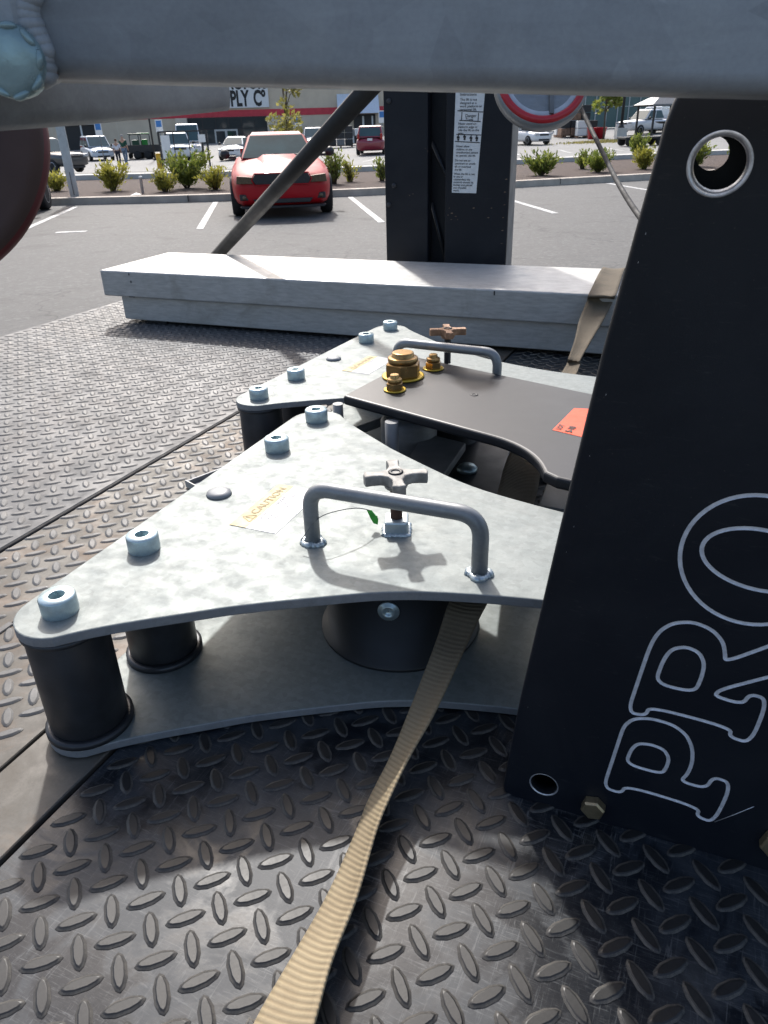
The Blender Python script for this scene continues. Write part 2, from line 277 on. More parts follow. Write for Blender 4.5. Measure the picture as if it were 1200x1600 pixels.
class MB:
    def __init__(s): s.v, s.f, s.mi, s.sm = [], [], [], []
    def add(s, verts, faces, m=0, smooth=False):
        k = len(s.v); s.v += [tuple(x) for x in verts]
        for f in faces: s.f.append([i + k for i in f]); s.mi.append(m); s.sm.append(smooth)
        return s
    def box(s, x0, x1, y0, y1, z0, z1, m=0, M=None):
        P = [Vector((x, y, z)) for z in (z0, z1) for x, y in ((x0, y0), (x1, y0), (x1, y1), (x0, y1))]
        if M: P = [M @ p for p in P]
        return s.add(P, [(3, 2, 1, 0), (4, 5, 6, 7), (0, 1, 5, 4), (1, 2, 6, 5), (2, 3, 7, 6), (3, 0, 4, 7)], m)
    def prism(s, poly, z0, z1, m=0, M=None, ms=None, smooth=False):
        n = len(poly)
        a = sum(poly[i][0] * poly[(i + 1) % n][1] - poly[(i + 1) % n][0] * poly[i][1] for i in range(n))
        if a < 0: poly = poly[::-1]
        P = [Vector((x, y, z0)) for x, y in poly] + [Vector((x, y, z1)) for x, y in poly]
        if M: P = [M @ p for p in P]
        k = len(s.v); s.v += [tuple(p) for p in P]
        s.f.append([k + i for i in range(n)][::-1]); s.mi.append(m); s.sm.append(False)
        s.f.append([k + n + i for i in range(n)]); s.mi.append(m); s.sm.append(False)
        for i in range(n):
            j = (i + 1) % n; s.f.append([k + i, k + j, k + n + j, k + n + i]); s.mi.append(m if ms is None else ms); s.sm.append(smooth)
        return s
    def lathe(s, prof, seg=24, M=None, m=0, smooth=True, cap=True):
        k = len(s.v); n = len(prof)
        for r, z in prof:
            for i in range(seg):
                p = Vector((r * cos(2 * pi * i / seg), r * sin(2 * pi * i / seg), z)); s.v.append(tuple(M @ p if M else p))
        for a in range(n - 1):
            for i in range(seg):
                j = (i + 1) % seg; s.f.append([k + a * seg + i, k + a * seg + j, k + (a + 1) * seg + j, k + (a + 1) * seg + i]); s.mi.append(m); s.sm.append(smooth)
        if cap:
            s.f.append([k + i for i in range(seg)][::-1]); s.f.append([k + (n - 1) * seg + i for i in range(seg)]); s.mi += [m, m]; s.sm += [False, False]
        return s
    def tube(s, path, r, seg=12, m=0, cap=True, sq=False):
        path = [Vector(p) for p in path]; n = len(path); k = len(s.v)
        rr = r if isinstance(r, (list, tuple)) else [r] * n
        t0 = (path[1] - path[0]).normalized(); up = Vector((0, 0, 1)) if abs(t0.z) < 0.9 else Vector((1, 0, 0))
        nrm = (up - t0 * up.dot(t0)).normalized()
        for i, p in enumerate(path):
            t = (path[min(i + 1, n - 1)] - path[max(i - 1, 0)]).normalized()
            nrm = (nrm - t * nrm.dot(t)).normalized(); b = t.cross(nrm)
            for j in range(seg):
                a = 2 * pi * (j + (0.5 if sq else 0)) / seg
                s.v.append(tuple(p + (nrm * cos(a) + b * sin(a)) * rr[i]))
        for i in range(n - 1):
            for j in range(seg):
                q = (j + 1) % seg; s.f.append([k + i * seg + j, k + i * seg + q, k + (i + 1) * seg + q, k + (i + 1) * seg + j]); s.mi.append(m); s.sm.append(not sq)
        if cap:
            s.f.append([k + j for j in range(seg)][::-1]); s.f.append([k + (n - 1) * seg + j for j in range(seg)]); s.mi += [m, m]; s.sm += [False, False]
        return s
    def build(s, name, mats, parent=None, bevel=0.0, seg=2, sub=0, loc=None):
        me = bpy.data.meshes.new(name); me.from_pydata(s.v, [], s.f); me.update()
        mats = mats if isinstance(mats, (list, tuple)) else [mats]
        for m in mats: me.materials.append(m)
        for p, mi, sm in zip(me.polygons, s.mi, s.sm): p.material_index = mi; p.use_smooth = sm
        o = bpy.data.objects.new(name, me); COL.objects.link(o)
        if parent: o.parent = parent
        if loc: o.location = loc
        if bevel:
            b = o.modifiers.new('edge', 'BEVEL'); b.width = bevel; b.segments = seg; b.limit_method = 'ANGLE'; b.angle_limit = R_(35)
            if hasattr(b, 'harden_normals'): b.harden_normals = False
        if sub:
            m_ = o.modifiers.new('smooth', 'SUBSURF'); m_.levels = sub; m_.render_levels = sub
            for p in me.polygons: p.use_smooth = True
        return o

def copy_tree(o, parent=None):
    c = o.copy(); COL.objects.link(c)
    if parent: c.parent = parent
    for ch in list(o.children): copy_tree(ch, c)
    return c
def fillet(pts, r, n=6):
    pts = [Vector(p) for p in pts]; out = [pts[0]]
    for i in range(1, len(pts) - 1):
        a, b, c = pts[i - 1], pts[i], pts[i + 1]
        u, v = (a - b).normalized(), (c - b).normalized(); ang = u.angle(v); d = min(r / math.tan(ang / 2), (a - b).length * .49, (c - b).length * .49)
        p0, p1 = b + u * d, b + v * d
        for k in range(n + 1):
            t = k / n; out.append((1 - t) ** 2 * p0 + 2 * t * (1 - t) * b + t * t * p1)
    out.append(pts[-1]); return out
def chaikin(p, it=2, q=0.25):
    for _ in range(it):
        o = []
        for i in range(len(p)):
            a, b = p[i], p[(i + 1) % len(p)]
            o += [(a[0] + (b[0] - a[0]) * q, a[1] + (b[1] - a[1]) * q), (a[0] + (b[0] - a[0]) * (1 - q), a[1] + (b[1] - a[1]) * (1 - q))]
        p = o
    return p
def smoothline(pts, n=6):                 # Catmull-Rom through points (any tuples)
    out = []; P = [Vector(p) for p in pts]
    for i in range(len(P) - 1):
        a, b, c, d = P[max(i - 1, 0)], P[i], P[i + 1], P[min(i + 2, len(P) - 1)]
        for k in range(n):
            t = k / n; out.append(0.5 * ((2 * b) + (c - a) * t + (2 * a - 5 * b + 4 * c - d) * t * t + (3 * b - a - 3 * c + d) * t ** 3))
    out.append(P[-1]); return out
def arc(cx, cy, r, a0, a1, n=8): return [(cx + r * cos(R_(a0 + (a1 - a0) * i / n)), cy + r * sin(R_(a0 + (a1 - a0) * i / n))) for i in range(n + 1)]
def text_mesh(body, size, name, mat, parent, M, ext=0.0, align='LEFT', bold=0.0, sx=1.0, spacing=1.0):
    cu = bpy.data.curves.new('txt', 'FONT'); cu.body = body; cu.size = size; cu.extrude = ext; cu.align_x = align; cu.offset = bold; cu.space_line = spacing; cu.resolution_u = 3
    to = bpy.data.objects.new('txt', cu); COL.objects.link(to)
    me = bpy.data.meshes.new_from_object(to.evaluated_get(bpy.context.evaluated_depsgraph_get()))
    bpy.data.objects.remove(to); bpy.data.curves.remove(cu)
    me.transform(M @ Matrix.Diagonal((sx, 1, 1, 1))); me.materials.clear(); me.materials.append(mat); me.name = name
    o = bpy.data.objects.new(name, me); COL.objects.link(o)
    if parent: o.parent = parent
    return o
def frame(o, x, y, z=None):               # matrix from origin and axes
    x = Vector(x).normalized(); y = Vector(y); y = (y - x * y.dot(x)).normalized(); z = x.cross(y)
    return Matrix(((x.x, y.x, z.x, o[0]), (x.y, y.y, z.y, o[1]), (x.z, y.z, z.z, o[2]), (0, 0, 0, 1)))
def Tz(x, y, z=0.0, a=0.0): return Matrix.Translation((x, y, z)) @ Matrix.Rotation(a, 4, 'Z')

# ------------------------------------------------------------------ ground, kerb, bed, far lot
LA = R_(-7.65); lp = Vector((sin(LA), cos(LA))); lq = Vector((cos(LA), -sin(LA)))
def lot(q, p): v = lq * q + lp * p; return v.x, v.y
def kerb_p(q):
    pts = [(-60, 24.0), (-14, 20.4), (-5, 19.45), (-1.7, 18.75), (2.7, 18.7), (6.4, 19.35), (10.3, 20.1), (16, 21.2), (60, 29)]
    for (a, b), (c, d) in zip(pts, pts[1:]):
        if a <= q <= c:
            t = (q - a) / (c - a); return b + (d - b) * t
    return pts[0][1] if q < -60 else pts[-1][1]
def sstep(a, b, x): t = max(0, min(1, (x - a) / (b - a))); return t * t * (3 - 2 * t)
def zg(X, Y):                              # height of the land: the far lot falls away gently to the left
    return sstep(31, 52, Y) * (-0.37 + 0.018 * max(-60, min(60, X)) + 0.009 * (min(Y, 130) - 58))
xs = [-600, -300, -150, -90] + [x * 4 - 60 for x in range(31)] + [90, 150, 300, 600]
ys = [-300, -60, -20, -8] + [y * 1.0 for y in range(-2, 60)] + [60 + y * 5 for y in range(15)] + [160, 220, 320, 600, 1000]
g = MB(); vs = [(x, y, zg(x, y)) for y in ys for x in xs]; n = len(xs)
g.add(vs, [(j * n + i, j * n + i + 1, (j + 1) * n + i + 1, (j + 1) * n + i) for j in range(len(ys) - 1) for i in range(n - 1)], smooth=True)
go = g.build('parking_lot_ground', [ASPH, PALE])
for p in go.data.polygons:
    if p.center.y > 34 and p.center.y < 125: p.material_index = 1
tag(go, kind='structure')

QS = [-40 + i * 1.5 for i in range(54)]
def strip(name, off0, off1, h0, h1, mat, kind='structure', top=True):
    m = MB(); V = []
    for q in QS:
        a = lot(q, kerb_p(q) + off0); b = lot(q, kerb_p(q) + off1)
        V += [(*a, -0.02), (*a, h0), (*b, h1), (*b, -0.02)]
    F_ = []
    for i in range(len(QS) - 1):
        k = i * 4
        for j in range(3): F_.append((k + j, k + 4 + j, k + 5 + j, k + 1 + j))
    m.add(V, [f[::-1] for f in F_]); return tag(m.build(name, mat, bevel=0), kind=kind)
kb = strip('kerb', 0, 0.28, 0.15, 0.15, CONCRETE)
joint = MB()
for q in [-14 + 3.05 * i for i in range(12)]:
    M = Tz(*lot(q, kerb_p(q)), 0, -LA); joint.box(-0.008, 0.008, -0.006, 0.284, 0.02, 0.153, M=M)
jo = joint.build('kerb_joint', DARK, kb)
strip('mulch_bed', 0.282, 6.6, 0.12, 0.16, MULCH)
strip('rear_kerb', 6.602, 7.3, 0.30, 0.30, CONCW)
gs = MB()
for _ in range(5200):
    q = random.uniform(-14, 22); pp = kerb_p(q) + random.uniform(7.35, 9.3); x, y = lot(q, pp); hh = random.uniform(.04, .12); a = random.uniform(0, pi)
    gs.add([(x - .03 * cos(a), y - .03 * sin(a), 0), (x + .03 * cos(a), y + .03 * sin(a), 0), (x + random.uniform(-.06, .06), y + random.uniform(-.06, .06), hh)], [(0, 1, 2)])
tag(gs.build('grass_verge', GRASS), kind='stuff')
pl = MB()
for q, p0, p1 in ((-4.3, 13.6, 18.75), (-1.18, 13.6, 18.6), (1.9, 13.4, 18.5), (5.07, 13.6, 18.9), (8.6, 15.4, 19.5), (-7.4, 13.6, 19.2)):
    M = Tz(*lot(q, 0), 0, -LA); pl.box(-0.06, 0.06, p0, p1, 0.0005, 0.004, M=M)
pl.box(-3.6, -3.1, 13.9, 14.05, .0005, .004, M=Tz(0, 0, 0, -LA))
tag(pl.build('parking_stall_lines', LINE), kind='structure')
fl = MB()
for q in [-9 + 2.8 * i for i in range(9)]:
    M = Tz(q * 1.0, 0, 0, 0)
    V = []
    for yy in [44, 46, 48, 50, 52]:
        for dx in (-0.07, 0.07): V.append((q + dx + .12 * (yy - 44), yy, zg(q, yy) + 0.012))
    fl.add(V, [(2 * i, 2 * i + 1, 2 * i + 3, 2 * i + 2) for i in range(4)])
tag(fl.build('far_stall_lines', LINE), kind='structure')

# ------------------------------------------------------------------ store building
SD = 107.0
sa = R_(86.0)                              # the facade runs almost square to the view
def sx(px): return (px - 600) / 1306 * SD
st = empty('store_building', (1.9, SD, -.43), R_(90) - sa, 'long tan store with a red stripe and a big lettered white sign', 'store')
# local x along the facade, y into the building, facade plane y=0
def zl(x): return zg(x, SD)
mb = MB(); mb.box(-70, 9.5, 0, 40, -1.6, 9.0); wall = mb.build('wall', TAN, st)
mb = MB(); mb.box(-70, -23.2, -0.06, -0.003, 3.0, 3.75); mb.box(-23.2, 9.5, -0.06, -0.003, 3.0, 3.75); mb.build('red_stripe', REDW, st)
mb = MB(); mb.box(-70.2, 9.7, -0.25, 40.2, 9.0, 9.5); mb.build('roof', TAND, st, bevel=.05)
for x in (-26.6, -15.3): mb = MB(); mb.box(x, x + 1.4, -0.9, -0.002, -1.6, 3.0); mb.build('pilaster', TAND, st, bevel=.03)
# entrance: glazed front
sf = MB(); sf.box(-25.19, -15.31, -0.35, -0.004, -1.6, 2.98); sfo = sf.build('storefront', DARK, st)
for i in range(6):
    x0 = -25.0 + i * 1.62
    for z0, z1 in ((1.75, 2.85), (-1.0, 1.6)):
        m = MB(); m.box(x0 + .07, x0 + 1.55, -0.40, -0.352, z0, z1); m.build('pane', GLASSD, sfo)
m = MB(); m.box(-22.0, -19.1, -0.5, -0.402, -1.3, 1.65); m.build('door_panel', CONCW, sfo)
m = MB(); m.box(-21.8, -20.7, -0.52, -0.502, -1.2, 1.45); m.box(-20.4, -19.3, -0.52, -0.502, -1.2, 1.45); m.build('door_glass', GLASSD, sfo)
# far left loading opening
m = MB(); m.box(-40.6, -36.2, -0.1, -0.004, -1.5, 3.0); ld = m.build('side_entrance', DARK, st)
m = MB(); m.box(-40.8, -36.0, -0.5, -0.102, 2.6, 2.98); m.box(-38.5, -38.3, -0.16, -0.102, -1.5, 2.6); m.build('frame', WHITEP, ld)
# second entrance under white awning
m = MB(); m.box(-4.4, -1.6, -0.1, -0.004, -1.3, 2.9); d2 = m.build('second_entrance', DARK, st)
m = MB(); m.box(-3.3, -3.05, -0.14, -0.102, -1.3, 2.7); m.box(-2.1, -1.9, -0.14, -0.102, -1.3, 2.7); m.build('frame', WHITEP, d2)
m = MB(); m.add([(-6.4, -0.08, 5.2), (-1.2, -0.08, 5.2), (-1.2, -2.2, 3.0), (-6.4, -2.2, 3.0), (-6.4, -0.08, 3.0), (-1.2, -0.08, 3.0)], [(3, 2, 1, 0), (0, 4, 3), (1, 2, 5), (4, 5, 2, 3), (0, 1, 5, 4)]); m.build('awning', simple('white_awning', (0.62, 0.68, 0.76), .6), st)
# lettered sign on the wall
sg = MB(); sg.prism([(-28.2, 3.95), (-14.9, 3.95), (-14.9, 8.7), (-26.9, 8.7)], 0.05, 0.35, M=frame((0, 0, 0), (1, 0, 0), (0, 0, 1))); sgo = sg.build('sign_board', WHITEP, st, bevel=.03)
TM = lambda x, z: frame((x, -0.362, z), (1, 0, 0), (0, 0, 1))
text_mesh('TRACTOR', 2.35, 'lettering', INK, sgo, TM(-15.25, 6.05), .01, 'RIGHT', .09, .60)
text_mesh('SUPPLY', 2.35, 'lettering', INK, sgo, TM(-17.35, 4.2), .01, 'RIGHT', .09, .60)
text_mesh('C\u00ba', 2.35, 'lettering', INK, sgo, TM(-15.25, 4.2), .01, 'RIGHT', .09, .60)
for x in [-66 + 8 * i for i in range(10)]:
    m = MB(); m.box(x - .03, x + .03, -0.012, -0.003, -1.6, 2.99); m.build('wall_joint', TAND, st)

# ------------------------------------------------------------------ vehicles
def tyre(parent, x, y, r, wd, rimc, name='wheel'):
    M = frame((x, y, r), (0, 1, 0), (0, 0, 1))     # lathe axis across the car
    sgn = 1 if x > 0 else -1
    m = MB(); m.lathe([(r * .6, -wd / 2), (r * .93, -wd / 2), (r, -wd / 2 + .03), (r, wd / 2 - .03), (r * .93, wd / 2), (r * .6, wd / 2)], 20, M); t = m.build(name, RUBBER, parent)
    m = MB(); m.lathe([(r * .62, -wd / 2 + .02), (r * .6, -wd / 2 - .006), (r * .25, -wd / 2 + .03), (r * .2, wd / 2 - .03), (r * .6, wd / 2 + .006), (r * .62, wd / 2 - .02)], 14, M); m.build('rim', rimc, t)
def car(name, loc, rz, label, paintm, L, W, stations, cab, wheel_y, wr=.33, rim=None, group=None, head=LAMP, headz=.68, grille=True, cat='car', tail=(.95, .25, .14), hood_scoop=False, fine=True, plate=True):
    o = empty(name, loc, rz, label, cat, group); rim = rim or simple_rim
    m = MB(); hw = W / 2; n = 14
    for (y, wf, zb, zs, zt, crown) in stations:
        w_ = hw * wf
        half = [(0, zb), (.7 * w_, zb), (.95 * w_, zb + .05), (w_, zb + .5 * (zs - zb)), (.985 * w_, zs - .03), (.9 * w_, zs + .4 * (zt - zs)), (.5 * w_, zt), (0, zt + crown)]
        ring = half + [(-x, z) for x, z in half[-2:0:-1]]
        m.v += [(x, y, z) for x, z in ring]
    for a in range(len(stations) - 1):
        for i in range(n):
            j = (i + 1) % n; m.f.append([a * n + i, a * n + j, (a + 1) * n + j, (a + 1) * n + i][::-1]); m.mi.append(0); m.sm.append(True)
    k = (len(stations) - 1) * n
    m.f += [[i for i in range(n)], [k + i for i in range(n)][::-1]]; m.mi += [0, 0]; m.sm += [True, True]
    m.build('body', paintm, o, sub=1 if fine else 0)
    yb0, wb, yr0, wt, zr, yr1, yb1, zbelt0, zbelt1 = cab
    bw, tw = hw * wb, hw * wt
    B = [Vector((-bw, yb0, zbelt0)), Vector((bw, yb0, zbelt0)), Vector((bw, yb1, zbelt1)), Vector((-bw, yb1, zbelt1))]
    T = [Vector((-tw, yr0, zr - .05)), Vector((tw, yr0, zr - .05)), Vector((tw, yr1, zr - .05)), Vector((-tw, yr1, zr - .05))]
    m = MB(); C_ = [Vector((p.x * .84, p.y + (.22 if i < 2 else -.22), zr)) for i, p in enumerate(T)]
    m.add(B + T + C_, [(0, 1, 5, 4), (1, 2, 6, 5), (2, 3, 7, 6), (3, 0, 4, 7), (4, 5, 9, 8), (5, 6, 10, 9), (6, 7, 11, 10), (7, 4, 8, 11), (8, 9, 10, 11), (3, 2, 1, 0)])
    m.build('cabin', paintm, o, bevel=.05, seg=2)
    def pane(nm, q, sx_, sz_, off=.012):
        c = sum(q, Vector()) / 4; nrm = (q[1] - q[0]).cross(q[3] - q[0]).normalized()
        ux = (q[1] + q[2] - q[0] - q[3]) / 2; uz = (q[2] + q[3] - q[0] - q[1]) / 2
        pts = []
        for i, p in enumerate(q):
            d = p - c; a = ux.normalized(); z_ = (uz - a * uz.dot(a)).normalized()
            pts.append(c + a * d.dot(a) * sx_ + z_ * d.dot(z_) * sz_)
        mm = MB(); mm.add([p + nrm * off for p in pts] + [p - nrm * .03 for p in pts], [(0, 1, 2, 3), (0, 4, 5, 1), (1, 5, 6, 2), (2, 6, 7, 3), (3, 7, 4, 0)]); return mm.build(nm, GLASSC, o)
    pane('windshield', [B[0], B[1], T[1], T[0]], .92, .9)
    pane('rear_window', [B[2], B[3], T[3], T[2]], .86, .78)
    for q in ([B[1], B[2], T[2], T[1]], [B[3], B[0], T[0], T[3]]):
        mid = (q[0] + q[1]) / 2, (q[2] + q[3]) / 2
        pane('side_window', [q[0] + (mid[0] - q[0]) * .12, mid[0], mid[1], q[3]], .9, .8)
        pane('side_window', [mid[0], q[1], q[2], mid[1]], .9, .8)
    for y in wheel_y:
        for sgn in (-1, 1): tyre(o, sgn * (hw - .10), y, wr, .22, rim)
    zf = stations[1]
    yf = stations[0][0]
    for sgn in (-1, 1):
        m = MB(); m.prism([(sgn * .50 * hw, headz - .06), (sgn * .50 * hw, headz + .05), (sgn * .84 * hw, headz + .08), (sgn * .86 * hw, headz - .05)], 0, .2, M=frame((0, yf + .20, 0), (1, 0, 0), (0, 0, 1))); m.build('headlight', head, o, bevel=.01)
        zt_, th, tw_ = tail; m = MB(); m.box(sgn * .78 * hw - tw_ / 2, sgn * .78 * hw + tw_ / 2, L - .22, L + .008, zt_ - th / 2, zt_ + th / 2); m.build('tail_light', TAILR, o, bevel=.01)
        m = MB(); m.lathe([(.02, -.09), (.08, -.06), (.095, .02), (.05, .09)], 10, frame((sgn * (hw + .10), yb0 + .28, zbelt0 + .10), (0, 1, 0), (0, 0, 1))); m.box(min(sgn * (hw - .12), sgn * (hw + .06)), max(sgn * (hw - .12), sgn * (hw + .06)), yb0 + .25, yb0 + .31, zbelt0 + .02, zbelt0 + .07); m.build('mirror', DARK, o, bevel=.012)
    if plate:
        m = MB(); m.box(-.16, .16, L - .02, L + .014, tail[0] - .25, tail[0] - .11); m.build('number_plate', WHITEP, o)
    if grille:
        m = MB(); m.box(-.42 * hw, .42 * hw, yf - .012, yf + .12, headz - .10, headz + .02); m.box(-.5 * hw, .5 * hw, yf - .008, yf + .12, .28, .38); m.build('grille', DARK, o, bevel=.01)
    return o
simple_rim = simple('alloy_rim', (0.45, 0.46, 0.48), 0.3, 0.7)
DARKRIM = simple('dark_rim', (0.10, 0.10, 0.11), 0.3, 0.7)
def sedan_st(L, hoodz=.95, tail=1.0, sq=.8): return [(0, .70, .28, .58, .68, .01), (.12, .88, .22, .64, .74, .02), (.5, .97, .2, .72, .84, .03), (1.3, 1, .2, .8, hoodz, .03), (L * .5, 1, .2, .84, hoodz, .02), (L - 1.0, 1, .2, .86, tail, .02), (L - .3, .96, .24, .84, tail, .02), (L, .85, .35, .75, tail - .12, .01)]
def box_st(L, hoodz=1.0, belt=1.05): return [(0, .78, .28, .62, .74, .01), (.14, .93, .24, .70, .84, .02), (.6, .99, .22, .78, .94, .03), (1.2, 1, .22, .86, hoodz, .02), (L * .5, 1, .22, .92, belt, .01), (L - .25, 1, .25, .94, belt, .01), (L, .95, .32, .9, belt - .02, 0)]

# the red coupe facing the camera
mst = [(0, .60, .30, .60, .70, .0), (.10, .84, .22, .64, .755, .01), (.40, .965, .17, .72, .83, .02), (.95, 1.0, .17, .80, .90, .045), (1.5, 1.0, .18, .84, .945, .05), (1.95, 1.0, .18, .86, .965, .03), (3.0, 1.0, .18, .88, .95, .02), (3.9, 1.01, .18, .90, .98, .02), (4.5, .96, .24, .88, .99, .02), (4.77, .86, .36, .78, .93, .01)]
GLASS_KEEP = GLASSC; GLASSC = simple('tinted_windscreen', (0.035, 0.07, 0.075), 0.12, 0, 0.4, 1.6, spec=0.12)
CX_, CY_ = lot(.28, 14.55)
rc = car('red_coupe', (CX_, CY_, 0.002), -LA, 'shiny red two-door coupe parked in a stall facing the truck', P_RED, 4.77, 1.88, mst, (1.72, .80, 2.42, .60, 1.40, 3.15, 4.15, .93, .95), (.95, 3.67), .345, DARKRIM, head=AMBER, headz=.655, grille=False)
GLASSC = GLASS_KEEP
m = MB(); m.prism([(-.47, .585), (.47, .585), (.52, .66), (.47, .755), (-.47, .755), (-.52, .66)], 0, .10, M=frame((0, .075, 0), (1, 0, 0), (0, 0, 1))); gr = m.build('grille', DARK, rc, bevel=.012)
m = MB()
for z in [.62 + .025 * i for i in range(5)]: m.box(-.46, .46, -.0285, -.0255, z, z + .005)
m.build('grille_bar', STEEL_DK, gr)
m = MB(); m.tube([(x, -.012, z) for x, z in ((-.48, .578), (.48, .578), (.532, .66), (.48, .763), (-.48, .763), (-.532, .66), (-.48, .578))], .012, 6); m.build('grille_surround', P_RED, gr)
m = MB(); m.prism([(-.48, .27), (.48, .27), (.54, .345), (-.54, .345)], 0, .14, M=frame((0, .125, 0), (1, 0, 0), (0, 0, 1))); m.build('lower_intake', DARK, rc, bevel=.012)
for sgn in (-1, 1):
    m = MB(); m.box(sgn * .69 - .085, sgn * .69 + .085, .06, .3, .325, .425); fo = m.build('fog_light_recess', DARK, rc, bevel=.012)
    m = MB(); m.lathe([(.04, 0), (.035, .02), (.01, .028)], 12, frame((sgn * .69, .062, .375), (1, 0, 0), (0, 0, 1)) ); m.build('fog_light', AMBER, fo)
m = MB(); m.prism([(-.74, .185), (.74, .185), (.78, .225), (-.78, .225)], 0, .25, M=frame((0, .28, 0), (1, 0, 0), (0, 0, 1))); m.build('chin_spoiler', DARK, rc, bevel=.01)
m = MB(); m.add([(-.26, .85, .935), (.26, .85, .935), (.30, 1.5, 1.025), (-.30, 1.5, 1.025), (-.38, .70, .84), (.38, .70, .84), (.46, 1.62, .93), (-.46, 1.62, .93)], [(0, 1, 2, 3), (4, 5, 1, 0), (5, 6, 2, 1), (6, 7, 3, 2), (7, 4, 0, 3)], smooth=True); m.build('hood_bulge', P_RED, rc, bevel=.03)
for sgn in (-1, 1):
    m = MB(); m.tube([(sgn * .10, 1.66, 1.0), (sgn * .35 + .1, 1.70, 1.012), (sgn * .28 + .28, 1.72, 1.02)], .008, 6); m.build('wiper', DARK, rc)

# dark car whose front corner shows behind the maroon disc
x_, y_ = lot(-5.66, 19.3)
car('black_sedan', (x_, y_, .002), -LA + pi, 'black sedan in the stall far left, mostly hidden by the maroon disc', P_BLACK, 4.6, 1.8, sedan_st(4.6), (1.35, .84, 2.2, .62, 1.42, 3.3, 4.1, .93, .98), (.9, 3.6), .33)

def far(px, Y): X = (px - 583) / 1306 * Y; return (X, Y, zg(X, Y) + .01)
def faced(deg): return R_(deg)             # 0 = front towards the camera, 180 = rear towards the camera
def pickup(px, Y, rz, label, p, name='pickup_truck', L=5.5):
    s_ = [(0, .85, .38, .85, .98, .01), (.12, .95, .36, .92, 1.05, .02), (.6, 1, .36, .98, 1.10, .03), (1.5, 1, .36, 1.02, 1.16, .02), (3.4, 1, .36, 1.04, 1.14, 0), (L - .1, 1, .42, 1.04, 1.13, 0), (L, .97, .46, 1.0, 1.10, 0)]
    return car(name, far(px, Y), rz, label, p, L, 1.98, s_, (1.5, .88, 2.15, .74, 1.85, 3.3, 3.6, 1.12, 1.12), (1.0, L - 1.2), .39, headz=.92, cat='pickup truck', tail=(1.0, .3, .12))
pickup(112, 47, R_(62), 'black pickup truck parked beyond the bed, left of the two people', P_GREY)
car('white_van', far(155, 66), R_(30), 'pale blue-white van behind the black pickup truck', P_SILVER, 4.7, 1.9, box_st(4.7), (1.0, .9, 1.9, .8, 1.8, 4.3, 4.6, 1.0, 1.05), (.95, 3.8), .35, cat='van')
pickup(277, 56, R_(18), 'white pickup truck showing through the black cart frame', P_WHITE)
car('white_van', far(291, 67), R_(12), 'tall white van behind the white pickup truck by the store entrance', P_WHITE, 5.2, 2.1, box_st(5.2), (.9, .92, 1.7, .84, 2.35, 4.9, 5.15, 1.05, 1.1), (.95, 4.2), .37, cat='van')
car('white_sedan', far(353, 56), R_(-4), 'small white sedan facing the red coupe from the far lot', P_WHITE, 4.4, 1.72, sedan_st(4.4), (1.2, .86, 2.0, .66, 1.45, 3.1, 3.9, .93, .98), (.85, 3.5), .32)
car('white_suv', far(489, 64), R_(5), 'white sport utility car peeking over the roof of the red coupe', P_WHITE, 4.6, 1.8, box_st(4.6), (1.1, .88, 1.9, .74, 1.68, 3.9, 4.4, 1.0, 1.05), (.9, 3.7), .35)
vn = far(577, 54); a_ = R_(176); off = Matrix.Rotation(a_, 3, 'Z') @ Vector((0, 4.8, 0))
car('red_minivan', (vn[0] - off.x, vn[1] - off.y, vn[2]), a_, 'dark red minivan seen from behind left of the black mast', P_VAN, 4.8, 1.92, box_st(4.8), (.9, .9, 1.9, .76, 1.75, 4.3, 4.74, 1.0, 1.06), (.95, 3.9), .34, cat='minivan', tail=(1.12, .32, .14), grille=False)
car('white_hatchback', far(853, 57), R_(24), 'white hatchback right of the black mast, facing the camera', P_WHITE, 4.1, 1.70, sedan_st(4.1, .98, 1.0), (1.0, .88, 1.9, .70, 1.52, 3.4, 4.0, .95, 1.02), (.8, 3.3), .31)
pickup(975, 66, R_(-62), 'white pickup truck behind the lamp post with a concrete base', P_WHITE)
car('silver_van', far(1012, 78), R_(-35), 'silver van behind the white pickup truck near the gazebo', P_SILVER, 4.9, 1.95, box_st(4.9), (.9, .9, 1.8, .8, 1.9, 4.5, 4.85, 1.05, 1.1), (.95, 3.9), .35, cat='van')

